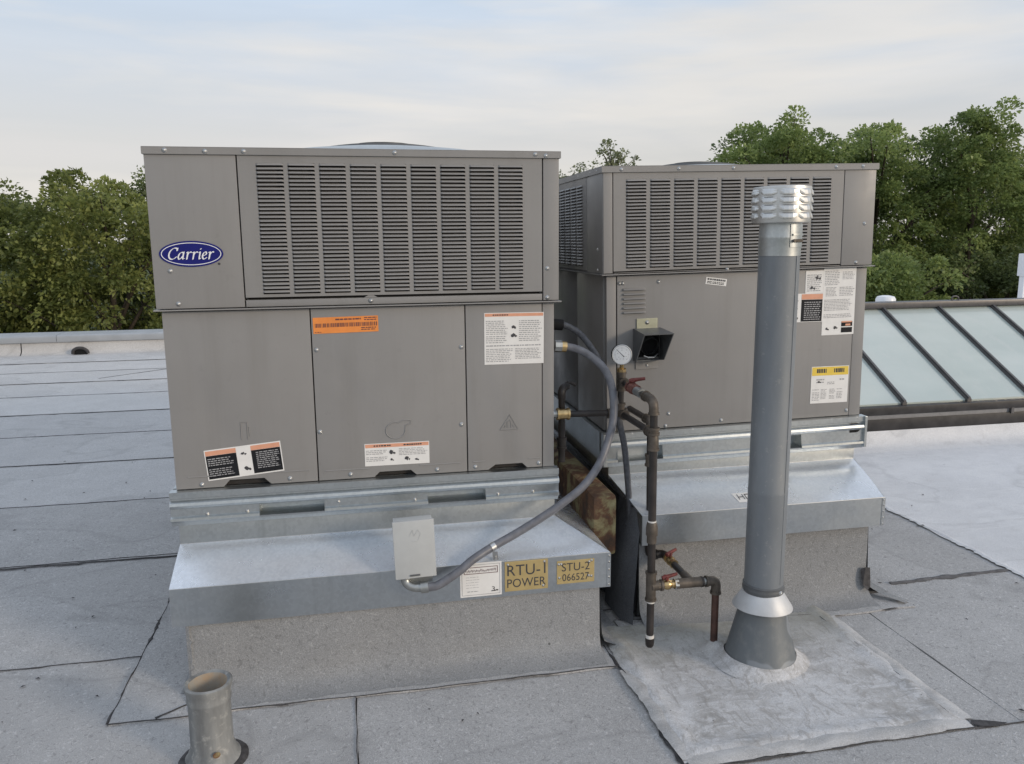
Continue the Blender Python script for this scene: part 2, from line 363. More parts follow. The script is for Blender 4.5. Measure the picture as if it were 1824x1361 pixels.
# ------------------------------------------------------------------ roof (structure)
roof = MB().box(-9, 12.5, -4.5, 8.3, -.6, -.006).build('roof', 'tar'); tag(roof, kind='structure')
def wavy_sheet(name, x0, x1, y0, y1, z, mat, parent, seed, amp=.002, th=.006):
    rr = random.Random(seed)
    step = .09
    def line(a, b, n, fx):
        return [fx(a + (b - a) * i / n, rr.uniform(-amp, amp) + amp * .8 * math.sin(i * .9 + seed)) for i in range(n)]
    nx = min(120, max(2, int(abs(x1 - x0) / step))); ny = max(2, int(abs(y1 - y0) / step))
    P = line(x0, x1, nx, lambda t, d: (t, y0 + d)) + line(y0, y1, ny, lambda t, d: (x1 + d, t)) + line(x1, x0, nx, lambda t, d: (t, y1 + d)) + line(y1, y0, ny, lambda t, d: (x0 + d, t))
    n = len(P); m = MB(); m.v = [(x, y, z) for x, y in P] + [(x, y, z - th) for x, y in P]
    m.f = [tuple(range(n))] + [(i, i + n, (i + 1) % n + n, (i + 1) % n) for i in range(n)]
    return m.build(name, mat, parent)
ys = [.13, 1.01, 1.857, 2.70, 3.49, 4.28, 5.10, 5.83, 6.53, 7.25, 7.99]
for i in range(len(ys) - 1):
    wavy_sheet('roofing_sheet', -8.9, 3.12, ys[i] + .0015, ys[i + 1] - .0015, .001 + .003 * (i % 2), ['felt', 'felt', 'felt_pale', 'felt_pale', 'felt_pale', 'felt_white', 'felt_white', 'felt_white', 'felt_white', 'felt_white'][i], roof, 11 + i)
wavy_sheet('roofing_sheet', -8.9, .5155, -.754, .126, .003, 'felt', roof, 31)
wavy_sheet('roofing_sheet', .5185, 2.30, -.754, .126, .001, 'felt', roof, 32)
wavy_sheet('roofing_sheet', 2.303, 3.12, -.754, .126, .002, 'felt', roof, 33)
wavy_sheet('roofing_sheet', -8.9, .9, -1.75, -.757, .001, 'felt', roof, 34)
wavy_sheet('roofing_sheet', .903, 12.4, -1.75, -.757, .002, 'felt', roof, 35)
wavy_sheet('roofing_sheet', -8.9, 12.4, -4.4, -1.757, .001, 'felt', roof, 36)
wavy_sheet('coated_sheet', 3.075, 12.4, -.755, 8.0, .0066, 'felt_coated', roof, 37, .010, .0025)
# tar bleeding out of the laps
def bead(pts, wmin, wmax, z, seed, gap=.15, name='seam_bead', mat='tar', parent=None, jit=.004):
    """thin irregular line of bitumen: a smooth random width, tapering out where the lap is tight"""
    rr = random.Random(seed); m = MB(); P = [Vector((*p, 0)) for p in pts]; ph = [rr.uniform(0, 6.28) for _ in range(8)]; S = 0.0
    for a, b_ in zip(P, P[1:]):
        L = (b_ - a).length; n = max(4, int(L / .016)); d = (b_ - a).normalized(); nn = Vector((-d.y, d.x, 0)); prev = None
        for k in range(n + 1):
            t = S + L * k / n
            q = .5 + .30 * math.sin(t * 9.1 + ph[0]) + .24 * math.sin(t * 23 + ph[1]) + .20 * math.sin(t * 57 + ph[2]) + rr.uniform(-.28, .28)
            g_ = math.sin(t * 4.3 + ph[3]) + .7 * math.sin(t * 11.7 + ph[4])
            wd = wmin + (wmax - wmin) * max(0, q) ** 1.6
            if g_ < -1.55 + gap * 6: wd *= max(.0, .25 + rr.uniform(-.15, .25))
            c = a + (b_ - a) * (k / n) + nn * (jit * .6 * math.sin(t * 6 + ph[5]) + jit * .4 * math.sin(t * 31 + ph[6]) + rr.uniform(-.0006, .0006))
            h1, h2 = wd * rr.uniform(.35, .65), wd * rr.uniform(.35, .65)
            cur = [tuple(c + nn * h1 + Vector((0, 0, z - .001))), tuple(c + Vector((0, 0, z + .0018))), tuple(c - nn * h2 + Vector((0, 0, z - .001)))]
            if prev: m.add(prev + cur, [(0, 1, 4, 3), (1, 2, 5, 4)])
            prev = cur
        S += L
    return tag(m.build(name, mat, parent or roof), kind='stuff' if parent else None)
for i, y in enumerate(ys[:-1]):
    bead([(-6.5, y), (2.5 if i == 0 else 1.0, y)], .0015 + .001 * i, .006 + .0022 * i, .0055, 50 + i, .07)
bead([(-1.2, 1.022), (-.2, 1.030)], .002, .007, .0055, 77, .35)
bead([(-1.2, 1.0), (-.1, 1.0)], .004, .016, .0052, 78, .45)
bead([(.517, -.25), (.517, -.75)], .001, .005, .0050, 61, .12)
bead([(2.53, .117), (3.075, .132)], .018, .030, .0055, 62, .0, jit=.003, mat='seam_grey')
bead([(2.15, -.757), (12, -.756)], .002, .013, .0055, 63, .12)
bead([(-1.9, 6.0), (-1.35, 6.5)], .006, .02, .0055, 64, .05)
bead([(-8.5, -.756), (1.35, -.756)], .002, .006, .0055, 65, .15)
bead([(3.078, -.75), (3.078, 1.9)], .020, .040, .0082, 68, -.2, name='coating_edge', mat='felt_coated', jit=.008)
# scraps and grit on the roof
mm = MB(); rr = random.Random(3)
for i in range(150):
    x, y = rr.uniform(-2.2, 3.4), rr.uniform(-.9, 3.2)
    if .0 < x < 1.3 and y > -.2 or 1.38 < x < 2.45 and y > -.0: continue
    if 1.3 < x < 2.2 and y < -.0: continue
    s = rr.uniform(.003, .011); a = rr.uniform(0, 3.14); dx, dy = math.cos(a) * s, math.sin(a) * s
    z = .0065 if x < 3.05 else .010
    mm.add([(x - dx, y - dy, z), (x + dy * .5, y - dx * .5, z + .003), (x + dx, y + dy, z), (x - dy * .5, y + dx * .5, z + .002)], [(0, 1, 2, 3)])
g = mm.build('roof_debris', 'tar'); tag(g, 'dark specks of grit scattered over the grey roof', 'grit', kind='stuff')

# parapet
par = empty('parapet_wall', (1.7, 8.05, 0)); tag(par, 'low pale parapet wall with grey metal coping along the far roof edge', 'wall')
BASE = Vector((1.7, 8.05, 0))
xs = [-9, -5.6, -3.3, -1.0, 1.3, 3.6, 5.9, 8.2, 12.5]
for a, b_ in zip(xs, xs[1:]):
    m = MB(); pr = [(7.93, .004), (7.985, .012), (8.02, .05), (8.03, .155)]
    m.profx(pr, a + .006, b_ - .006); m.build('flashing_sheet', 'felt_white', par, 40)
MB().box(-9, 12.5, 8.035, 8.3, -.005, .165).build('wall_core', 'tar', par)
for a, b_ in zip([-9, -6.2, -2.9, .4, 3.7, 7.0, 10.2], [-6.2, -2.9, .4, 3.7, 7.0, 10.2, 12.5]):
    m = MB(); m.profx([(8.005, .150), (8.0, .152), (8.0, .205), (8.004, .222), (8.02, .235), (8.33, .242), (8.34, .15)], a + .002, b_ - .002); m.build('coping_cap', 'coping', par, 25)
BASE = Vector((0, 0, 0))
sc_ = empty('roof_scupper', (-2.63, 7.92, 0)); sc_.scale = (.8, .8, .8); tag(sc_, 'small dark scupper opening with a curled rim at the foot of the parapet', 'scupper')
MB().tube([(-.10, 0, .02), (-.09, -.01, .07), (-.03, -.012, .105), (.05, -.01, .10), (.10, 0, .06), (.11, 0, .02)], .022, 10, True, 4).build('rim', 'tar', sc_, 50)
MB().prism([(-.085, .008), (.095, .008), (.085, .06), (.03, .09), (-.03, .095), (-.08, .06)], .0, .05).build('opening', 'black', sc_)

# building walls and ground
bw = MB().box(-8.9, 12.4, -4.4, 8.2, -5.0, -.61).build('building_walls', 'masonry'); tag(bw, kind='structure')
gd = MB().add([(-600, -600, -5), (600, -600, -5), (600, 900, -5), (-600, 900, -5)], [(0, 1, 2, 3)]).build('ground', 'grass_ground'); tag(gd, kind='structure')

# ------------------------------------------------------------------ curbs
def curb(name, x0, x1, y0, y1, ztop, label, fl, seed, mat='curb_felt', rot=0, org=None):
    rr = random.Random(seed)
    root = empty(name, ((x0 + x1) / 2, (y0 + y1) / 2, 0)); tag(root, label, 'roof curb')
    bs = Vector(((x0 + x1) / 2, (y0 + y1) / 2, 0))
    prof = [(0.0, ztop), (.003, ztop * .62), (.007, ztop * .40), (.014, ztop * .24), (.026, ztop * .13), (.044, .024), (.066, .013), (fl, .009)]
    # front
    def wall(fn, L, mt, nm):
        m = MB(); n = max(6, int(L / .035)); e = [rr.uniform(-.005, .005) for _ in range(n + 1)]
        for i in range(n + 1):
            t = i / n
            for j, (d, z) in enumerate(prof):
                dd = d + (.004 * math.sin(i * .55 + j) + .003 * math.sin(i * .21 + seed)) * (1 if 0 < j < 6 else 0) + (e[i] if j == len(prof) - 1 else 0)
                m.v.append((*fn(t * L, dd), z))
        k = len(prof)
        for i in range(n):
            for j in range(k - 1): m.f.append((i * k + j, i * k + j + 1, (i + 1) * k + j + 1, (i + 1) * k + j))
        return m.build(nm, mt, root, 60, base=bs)
    wall(lambda t, d: (x0 + t + (0 if True else d), y0 - d), x1 - x0, mat, 'front_felt')
    wall(lambda t, d: (x1 + d, y0 + t), y1 - y0, mat, 'side_felt')
    return root, bs, wall
c1, bs1, w1 = curb('roof_curb', .0465, 1.287, -.135, 1.88, .25, 'wide grey felt covered curb under the left air conditioner', .10, 5)
w1(lambda t, d: (.0465 - d * .35, 1.88 - t), 2.015, 'curb_felt', 'side_felt')
w1(lambda t, d: (1.287 - t, 1.88 + d), 1.24, 'curb_felt', 'back_felt')
# flange of base felt round the curb, lapped on to the roof
BASE = bs1
wavy_sheet('flange_sheet', -.155, 1.312, -.252, -.130, .0085, 'felt', c1, 91, .004)
wavy_sheet('flange_sheet', -.155, .05, -.132, 1.98, .0080, 'felt', c1, 92, .003)
BASE = Vector((0, 0, 0))
bead([(-.158, 1.3), (-.157, -.256)], .002, .010, .0092, 93, .10, parent=c1); bead([(-.157, -.255), (.06, -.257)], .002, .007, .0092, 94, .2, parent=c1)
bead([(.06, -.254), (1.315, -.254)], .0015, .006, .0092, 95, .07, parent=c1)
bead([(.045, -.20), (-.035, -.252)], .003, .010, .0105, 96, .02, parent=c1)
bead([(1.312, -.12), (1.316, -.256), (1.330, -.33)], .003, .012, .0095, 97, .05, parent=c1)
for o in c1.children:
    if o.name.startswith('seam_bead'): o.location = -bs1
# torn vertical lap at the left front corner
m = MB(); rr = random.Random(8)
pts = [(.052 + rr.uniform(-.004, .006), .03 + i * .011) for i in range(21)]
for (xa, za), (xb, zb) in zip(pts, pts[1:]):
    ya = -.137 - .004 - max(0, .05 - za) * .7; yb = -.137 - .004 - max(0, .05 - zb) * .7
    m.add([(.040, ya, za), (xa, ya - .004, za), (xb, yb - .004, zb), (.040, yb, zb)], [(0, 1, 2, 3)])
    m.add([(xa, ya - .004, za), (xa + .003, ya + .003, za), (xb + .003, yb + .003, zb), (xb, yb - .004, zb)], [(0, 1, 2, 3)])
m.build('corner_lap', 'curb_felt', c1, base=bs1)
MB().box(.0485, 1.285, -.128, 1.87, .01, .30).build('curb_core', 'galvanised_dull', c1, base=bs1)

U2O = Vector((1.41416, .2284, 0)); PHI = -.0126
c2, bs2, w2 = curb('roof_curb', 1.485, 2.365, .045, 2.05, .31, 'grey felt covered curb under the right air conditioner, behind the vent pipe', .10, 6)
w2(lambda t, d: (1.485 - d * .5, 2.05 - t), 2.005, 'shaded_membrane', 'shaded_side_felt')  # curb side wall, its shade put into a darker colour
w2(lambda t, d: (2.365 - t, 2.05 + d), .88, 'curb_felt', 'back_felt')
MB().box(1.488, 2.362, .055, 2.04, .01, .36).build('curb_core', 'galvanised_dull', c2, base=bs2)
BASE = Vector((0, 0, 0))
o = wavy_sheet('flange_sheet', 1.40, 2.486, -.082, .05, .0085, 'felt', c2, 98, .004); o.location = -bs2
o = wavy_sheet('flange_sheet', 2.36, 2.486, .05, 2.1, .0085, 'felt', c2, 99, .004); o.location = -bs2
o = bead([(2.10, -.085), (2.49, -.070)], .004, .013, .0065, 101, .05, parent=c2); o.location = -bs2
o = bead([(1.40, .040), (2.1, -.070)], .002, .009, .0100, 102, .35, parent=c2); o.location = -bs2
# jagged loose corner of the dark membrane, and the dark patch at the right corner
m = MB(); rr = random.Random(4); n = 16
for i in range(n + 1):
    t = i / n; z = .40 - .385 * t; y = .035 - .035 * t - .02 * t * t; x = 1.489 - .035 * t * t - .02 * math.sin(t * 3.14)
    e = rr.uniform(-.006, .008)
    m.v += [(x + .004 + e * .6 - .04 * max(0, t - .6), y - .004 + e, z), (x - .018 - .02 * t, y + .05, z), (x - .01 - .035 * t, y + .20, z - .004 * math.sin(i))]
for i in range(n):
    for j in range(2): m.f.append((i * 3 + j, i * 3 + j + 1, i * 3 + 4 + j, i * 3 + 3 + j))
m.build('membrane_flap', 'shaded_membrane', c2, 50, base=bs2)
m = MB(); m.add([(2.335, .030, .115), (2.350, .022, .125), (2.372, .026, .120), (2.374, .020, .050), (2.352, .004, .042), (2.338, .014, .06)], [(0, 1, 2, 3, 4, 5)])
m.build('tar_patch', 'tar', c2, base=bs2)
m = MB(); m.add([(2.37, .03, .048), (2.40, .05, .030), (2.484, -.05, .016), (2.455, -.064, .016), (2.40, -.01, .03)], [(0, 4, 3, 2, 1)])
m.build('corner_lap', 'curb_felt', c2, base=bs2)

# ------------------------------------------------------------------ white-coated pad round the pipes
pad = empty('pipe_flashing_pad', (1.74, -.4, 0)); tag(pad, 'square pale grey coated flashing patch around the vent and gas pipes', 'roof patch')
n = 46; m = MB(); rr = random.Random(12)
X0, X1, Y0, Y1 = 1.325, 2.155, -.738, -.01
gx = [X0 + (X1 - X0) * i / n for i in range(n + 1)]; gy = [Y0 + (Y1 - Y0) * i / n for i in range(n + 1)]
ed = [rr.uniform(-.003, .003) for _ in range(4 * n + 4)]
for j, y in enumerate(gy):
    for i, x in enumerate(gx):
        z = .0105 + .0005 * math.sin(x * 17 + y * 9) + .0005 * math.sin(y * 26 - x * 7)
        dc = math.hypot(x - 1.752, y + .315); z += .013 * math.exp(-(max(0, dc - .10) / .030) ** 2) * (1 + .25 * math.sin(x * 90) * math.sin(y * 70))
        dr = math.hypot(x - 1.648, y + .216); z += .035 * math.exp(-(dr / .026) ** 2)
        eb = min(x - X0, X1 - x, y - Y0)          # raised, ragged rim of thick coating on three sides
        z += .006 * math.exp(-((eb - .040) / .020) ** 2) * (1 + .35 * math.sin(37 * (x + y)) + .2 * math.sin(83 * x - 61 * y))
        xx, yy = x, y
        lo_ = .004 * math.sin(y * 11 + 1) + .003 * math.sin(y * 31); lo2 = .004 * math.sin(x * 9) + .003 * math.sin(x * 27 + 2)
        if i in (0, n): xx += ed[j] + lo_; z = .0062
        if j == 0: yy += ed[i + n] + lo2; z = .0062
        m.v.append((xx, yy, z))
for j in range(n):
    for i in range(n): m.f.append((j * (n + 1) + i, j * (n + 1) + i + 1, (j + 1) * (n + 1) + i + 1, (j + 1) * (n + 1) + i))
m.build('coating', 'pad_coating', pad, 70, base=Vector((1.74, -.4, 0)))
for a_0, b_0 in (((1.335, -.728), (2.150, -.728)), ((2.146, -.72), (2.132, -.08)), ((1.345, -.73), (1.335, -.28))):
    A0, B0 = Vector((*a_0, 0)), Vector((*b_0, 0)); dv = (B0 - A0).normalized(); nv = Vector((-dv.y, dv.x, 0)); kk = int((B0 - A0).length / .02); m = MB(); q8 = rr.uniform(0, 6)
    for i in range(kk + 1):
        p = A0.lerp(B0, i / kk) + nv * (.003 * math.sin(i * .5 + q8) + rr.uniform(-.0015, .0015)); hh = .0062 * (1 + .25 * math.sin(i * .9 + q8) + rr.uniform(-.12, .12)) * min(1, i / 3 + .1, (kk - i) / 3 + .1)
        for t_, z_ in ((-.030, .0055), (-.018, .0055 + hh * .8), (-.004, .0060 + hh), (.012, .0070 + hh * .85), (.026, .0085)): m.v.append(tuple(p + nv * (t_ + rr.uniform(-.0015, .0015)) + Vector((0, 0, z_ + .002))))
    for i in range(kk):
        for j in range(4): m.f.append((i * 5 + j, i * 5 + j + 1, i * 5 + 6 + j, i * 5 + 5 + j))
    m.build('rolled_edge', 'edge_felt', pad, 60, base=Vector((1.74, -.4, 0)))
o = bead([(1.36, -.758), (1.9, -.760), (2.158, -.756)], .002, .010, .0068, 104, .06, parent=pad, jit=.005); o.location = (-1.74, .4, 0)
o = bead([(2.104, -.09), (2.116, -.4), (2.122, -.69)], .002, .007, .0125, 105, .06, parent=pad); o.location = (-1.74, .4, 0)
o = bead([(1.318, -.26), (1.322, -.74)], .004, .018, .0060, 106, .02, parent=pad); o.location = (-1.74, .4, 0)
m = MB(); m.add([(2.165, -.725, .0085), (2.22, -.742, .0075), (2.255, -.756, .0065), (2.215, -.765, .0065), (2.17, -.757, .0085), (2.152, -.742, .010)], [(0, 5, 4, 3, 2, 1)])
m.build('tar_patch', 'tar', pad, base=Vector((1.74, -.4, 0)))

# ------------------------------------------------------------------ curb adapters (galvanised skirts)
def adapter(x0, x1, xa, xb, yn, ya, yback, zr0, zn, zs, zs2, label, name='curb_adapter', rotz=0.0, pivot=(0, 0)):
    """neck x0..x1 at y=yn, slope to xa..xb at y=ya"""
    root = empty(name, ((xa + xb) / 2, (ya + yback) / 2, zs2), (0, 0, rotz)); tag(root, label, 'curb adapter')
    bs = Vector(((xa + xb) / 2, (ya + yback) / 2, zs2))
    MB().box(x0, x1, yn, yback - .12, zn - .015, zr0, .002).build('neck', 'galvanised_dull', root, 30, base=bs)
    m = MB(); k = 20
    for i in range(k + 1):
        t = i / k; a = x0 + (x1 - x0) * t; b_ = xa + (xb - xa) * t
        for q in (0, .5, 1):
            m.v.append((a + (b_ - a) * q, yn + (ya - yn) * q, zn + (zs - zn) * q + .0022 * math.sin(t * 19 + q * 3) * (q == .5)))
    for i in range(k):
        for j in range(2): m.f.append((i * 3 + j, i * 3 + j + 1, i * 3 + 4 + j, i * 3 + 3 + j))
    m.build('slope_sheet', 'galvanised_sky_lit', root, 40, base=bs)
    MB().add([(x1, yn, zn), (xb, ya, zs), (xb, yback, zs), (x1, yback - .12, zn)], [(0, 1, 2, 3)]).build('slope_sheet', 'galvanised_sky_lit', root, base=bs)
    MB().add([(xa, ya, zs), (x0, yn, zn), (x0, yback - .12, zn), (xa, yback, zs)], [(0, 1, 2, 3)]).build('slope_sheet', 'galvanised_sky_lit', root, base=bs)
    MB().add([(xa, yback, zs), (x0, yback - .12, zn), (x1, yback - .12, zn), (xb, yback, zs)], [(0, 1, 2, 3)]).build('slope_sheet', 'galvanised_sky_lit', root, base=bs)
    MB().box(xa, xb, ya - .0015, ya + .002, zs2, zs - .0005).build('apron', 'galvanised', root, base=bs)
    MB().box(xb - .003, xb + .0005, ya + .002, yback, zs2, zs - .001).build('apron', 'galvanised_dull', root, base=bs)
    MB().box(xa - .0005, xa + .003, ya + .002, yback, zs2, zs - .001).build('apron', 'galvanised_dull', root, base=bs)
    MB().tube([(xa, ya, zs), (xb, ya, zs)], .0016, 8).build('hem', 'aluminium', root, 60, base=bs)
    MB().tube([(x0, yn, zn), (x1, yn, zn)], .0012, 8).build('hem', 'aluminium', root, 60, base=bs)
    MB().tube([(x1, yn, zn), (xb, ya, zs)], .0012, 8).build('hem', 'aluminium', root, 60, base=bs)
    MB().box(xb - .010, xb + .0022, ya - .0032, ya + .006, zs2 + .001, zs - .002).build('corner_tab', 'galvanised', root, base=bs)
    global BASE
    BASE = bs
    for z in [zs2 + (zs - zs2) * q for q in (.08, .3, .52, .74, .92)]: screw((xb - .004, ya - .0032, z), root, .55, 'rivet')
    BASE = Vector((0, 0, 0))
    return root, bs
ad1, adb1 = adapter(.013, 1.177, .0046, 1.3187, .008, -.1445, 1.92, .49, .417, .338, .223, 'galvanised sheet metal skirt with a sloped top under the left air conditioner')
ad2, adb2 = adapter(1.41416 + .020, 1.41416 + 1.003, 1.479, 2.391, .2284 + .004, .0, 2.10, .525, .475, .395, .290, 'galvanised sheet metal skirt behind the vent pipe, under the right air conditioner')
MB().add([(1.846, .030, .4065), (1.93, .030, .4065), (1.93, .078, .4236), (1.836, .078, .4236)], [(0, 1, 2, 3)]).build('white_label', 'white_print', ad2, base=adb2)
m = MB()
for (a, b_, c, d) in [(1.852, 1.855, .042, .070), (1.855, 1.874, .054, .058), (1.871, 1.874, .042, .070), (1.880, 1.883, .042, .070), (1.883, 1.92, .066, .070), (1.883, 1.92, .042, .046)]:
    f_ = lambda y: .4065 + (y - .03) * .355 + .0012
    m.add([(a, c, f_(c)), (b_, c, f_(c)), (b_, d, f_(d)), (a, d, f_(d))], [(0, 1, 2, 3)])
m.build('label_print', 'ink', ad2, base=adb2)

# ------------------------------------------------------------------ air conditioning units
def rail(root, x0, x1, y, zt, zb, slots, rivets, D, ends=()):
    prof = [(y + .03, zt), (y, zt - .001), (y, zt - .020), (y + .006, zt - .023), (y + .006, zt - .028), (y - .004, zt - .034), (y - .006, zt - .042), (y - .002, zt - .050), (y + .003, zt - .053),
            (y + .003, zb + .020), (y - .005, zb + .016), (y - .006, zb + .008), (y, zb + .002), (y + .008, zb), (y + .012, zb - .012)]
    zs_hi, zs_lo = zt - .055, zb + .010
    top = [p for p in prof if p[1] >= zs_hi + .0]; bot = [p for p in prof if p[1] < zs_lo + .008]
    xs = [x0]; 
    m = MB(); cur = x0
    for a, b_ in slots:
        m.profx(prof, cur, a)
        m.profx(top + [(y + .0035, zs_hi), (y + .050, zs_hi - .001)], a, b_)
        m.profx([(y + .050, zs_lo + .005), (y + .002, zs_lo + .002), (y - .005, zs_lo - .001), (y - .004, zb + .003), (y + .008, zb), (y + .012, zb - .012)], a, b_)
        m.box(a, b_, y + .050, y + .054, zs_lo - .01, zs_hi + .01)
        for e in (a, b_): m.add([(e, y + .003, zs_hi), (e, y + .050, zs_hi), (e, y + .050, zs_lo), (e, y - .004, zs_lo)], [(0, 1, 2, 3)])
        cur = b_
    m.profx(prof, cur, x1)
    for e in (x0, x1): m.add([(e, a, b_) for a, b_ in prof] + [(e, y + .03, zb - .012)], [tuple(range(len(prof) + 1))])
    m.build('base_rail', 'rail_metal', root, 22)
    MB().box(x0 + .001, x1 - .001, y + .055, y + D, zb + .002, zt - .004).build('base_pan', 'rail_metal', root)
    for x, z in rivets: screw((x, y + .003, z), root, .8, 'rivet')

def hood_mesh(w_, h_, out):
    m = MB(); xs = [-w_ / 2, -w_ / 2 + .0045, w_ / 2 - .0045, w_ / 2]
    prof = [(0, 0), (-.45 * out, -.28 * h_), (-.85 * out, -.68 * h_), (-out, -h_), (-.80 * out, -1.02 * h_)]
    for i, x in enumerate(xs):
        for (y, z) in prof:
            if i in (0, 3): m.v.append((x, y * .12, -.0012 + z * .86))
            else: m.v.append((x, y, z))
    k = len(prof)
    for i in range(3):
        for j in range(k - 1): m.f.append((i * k + j, i * k + j + 1, (i + 1) * k + j + 1, (i + 1) * k + j))
    return m

def louver_panel(root, x0, x1, z0, z1, cx, cw, cp, ncol, zt, zb, nrow, axis='y', side_x=None):
    """sheet with ncol open columns; each slot gets a pressed hood"""
    m = MB(); t = .0014
    cols = [(cx + i * cp, cx + i * cp + cw) for i in range(ncol)]
    m.box(x0, x1, 0, .012, zt, z1); m.box(x0, x1, 0, .012, z0, zb)
    e = [x0] + [v for c in cols for v in c] + [x1]
    for a, b_ in zip(e[0::2], e[1::2]): m.box(a, b_, 0, .012, zb, zt)
    p = m.build('louver_panel', 'grey_paint', root)
    MB().box(x0 + .006, x1 - .006, .020, .024, z0 - .012, z1).build('coil', 'coil_dark', root)
    pitch = (zt - zb) / nrow; hm = hood_mesh(cw, pitch * .56, .0060); base = BASE.copy()
    lv = hm.build('louver', 'grey_paint', p, 35, base=Vector((0, 0, 0)))
    first = True
    for a, b_ in cols:
        for k in range(nrow):
            loc = Vector(((a + b_) / 2, 0, zt - k * pitch)) - base
            rot = (rnd.uniform(-.05, .05), rnd.uniform(-.006, .006), 0)
            if first: lv.location = loc; lv.rotation_euler = rot; first = False
            else: copyob(lv, loc, p, rot)
    return p

def panel(root, x0, x1, z0, z1, y, name='access_panel', notch=None, th=.018, ribs=(), b=.0018):
    poly = [(x0, z0)]
    if notch:
        a, b1, c, d, h = notch; poly += [(a, z0), (b1, z0 + h), (c, z0 + h), (d, z0)]
    poly += [(x1, z0), (x1, z1), (x0, z1)]
    bm = bmesh.new(); vs = [bm.verts.new((p[0], y, p[1])) for p in poly]; f = bm.faces.new(vs)
    r = bmesh.ops.extrude_face_region(bm, geom=[f]); 
    for v in r['geom']:
        if isinstance(v, bmesh.types.BMVert): v.co.y += th
    bmesh.ops.recalc_face_normals(bm, faces=bm.faces[:])
    ed = [e for e in bm.edges if all(abs(v.co.y - y) < 1e-6 for v in e.verts)]
    bmesh.ops.bevel(bm, geom=ed, offset=b, segments=2, profile=.6, affect='EDGES')
    bm.verts.index_update(); m = MB(); m.add([v.co[:] for v in bm.verts], [[v.index for v in q.verts] for q in bm.faces]); bm.free()
    for (a, c, z) in ribs: m.tube([(a, y, z), (c, y, z)], .0022, 6)
    return m.build(name, 'grey_paint', root, 30)

def words(m, x0, x1, z0, z1, nl, y, rr, wl=(.004, .012), hfrac=.5, ragged=.2):
    p = (z1 - z0) / nl
    for i in range(nl):
        z = z1 - p * (i + .5); x = x0; xe = x1 - rr.uniform(0, ragged) * (x1 - x0)
        if rr.random() < .06: continue
        while x < xe:
            L = min(rr.uniform(*wl), xe - x); m.add([(x, y, z - p * hfrac / 2), (x + L, y, z - p * hfrac / 2), (x + L, y, z + p * hfrac / 2), (x, y, z + p * hfrac / 2)], [(0, 1, 2, 3)])
            x += L + rr.uniform(.0015, .003)
def rect(m, x0, x1, z0, z1, y): m.add([(x0, y, z0), (x1, y, z0), (x1, y, z1), (x0, y, z1)], [(0, 1, 2, 3)])
def figure(m, x, z, s, y, rr):
    n = 9; pts = [(x + s * rr.uniform(.35, 1) * math.cos(6.28 * k / n), z + s * rr.uniform(.35, 1) * math.sin(6.28 * k / n)) for k in range(n)]
    m.add([(a, y, c) for a, c in pts], [tuple(range(n))])
def sticker(root, name, mat, cx, cz, w_, h_, y, tilt, layers, label=None):
    """flat sticker: sheet plus one printed sub-part per ink; layers = [(part name, material, MB in sticker coords)]"""
    s = MB().box(-w_ / 2, w_ / 2, -.0006, .0004, -h_ / 2, h_ / 2).build(name, mat, root, base=Vector((0, 0, 0)))
    s.location = Vector((cx, y, cz)) - BASE; s.rotation_euler = (0, tilt, 0)
    if label: s['label'] = label
    for i, (nm, mt, m) in enumerate(layers):
        q = m.build(nm, mt, s, base=Vector((0, 0, 0)))
        if nm in ('print', 'text_lines'): tag(q, kind='stuff')
    return s

def fan_top(root, c, r0, h_, D=None):
    x, y, z = c
    prof = [(r0, .000), (r0 * .995, .010), (r0 * .90, h_ * .30), (r0 * .75, h_ * .50), (r0 * .55, h_ * .66), (r0 * .50, h_ * .64), (r0 * .49, h_ * .40)]
    MB().lathe((x, y, z), prof, 56).build('fan_shroud', 'galvanised_dull', root, 50)
    m = MB()
    for k in range(9):
        r = r0 * (.50 - k * .052); zz = h_ * (.68 + .34 * (1 - (r / (r0 * .5)) ** 2))
        if r < .02: continue
        m.tube([(x + r * math.cos(t * 6.2832 / 36), y + r * math.sin(t * 6.2832 / 36), z + zz) for t in range(37)], .0035, 6, False)
    for k in range(8):
        a = k * 6.2832 / 8; m.tube([(x + r0 * q * math.cos(a), y + r0 * q * math.sin(a), z + h_ * (.68 + .34 * (1 - (q / .5) ** 2)) - .004) for q in (.52, .38, .2, .05)], .003, 6, False)
    m.tube([(x, y, z + h_ * .98), (x, y, z + h_ * 1.05)], r0 * .20, 20)
    m.build('fan_guard', 'dark_grey_plastic', root, 50)
    MB().lathe((x, y, z), [(r0 * .59, .01), (.001, .01)], 32).build('fan_opening', 'black', root)

# ---- left unit
W1, D1, ZT, ZM, ZB = 1.19, 1.80, 1.5762, 1.1226, .5846
u1 = empty('rooftop_air_conditioner', (W1 / 2, D1 / 2, ZB)); BASE = Vector((W1 / 2, D1 / 2, ZB))
tag(u1, 'large grey rooftop air conditioner with blue oval emblem and orange tag', 'air conditioner')
MB().box(.004, 1.186, .030, D1, ZM, ZT - .003, .003).build('cabinet', 'grey_paint', u1, 30)
MB().box(.014, 1.176, .036, D1 - .01, ZB, ZM, .003).build('cabinet', 'grey_paint', u1, 30)
MB().box(.02, 1.17, .030, .034, ZB + .003, ZM - .004).build('gap_shade_sheet', 'coil_dark', u1)  # dark sheet added so panel gaps and notches look shaded
m = MB().box(-.001, 1.193, -.0055, D1 + .004, ZT - .002, ZT, .0009)
m.box(-.001, 1.193, -.0055, -.0035, ZT - .0205, ZT - .0021); m.box(1.1915, 1.193, -.0034, D1, ZT - .0205, ZT - .0021); m.box(-.001, .0005, -.0034, D1, ZT - .0205, ZT - .0021)
m.build('top_cover', 'grey_paint', u1, 30)
fan_top(u1, (.69, .64, ZT), .52, .078)
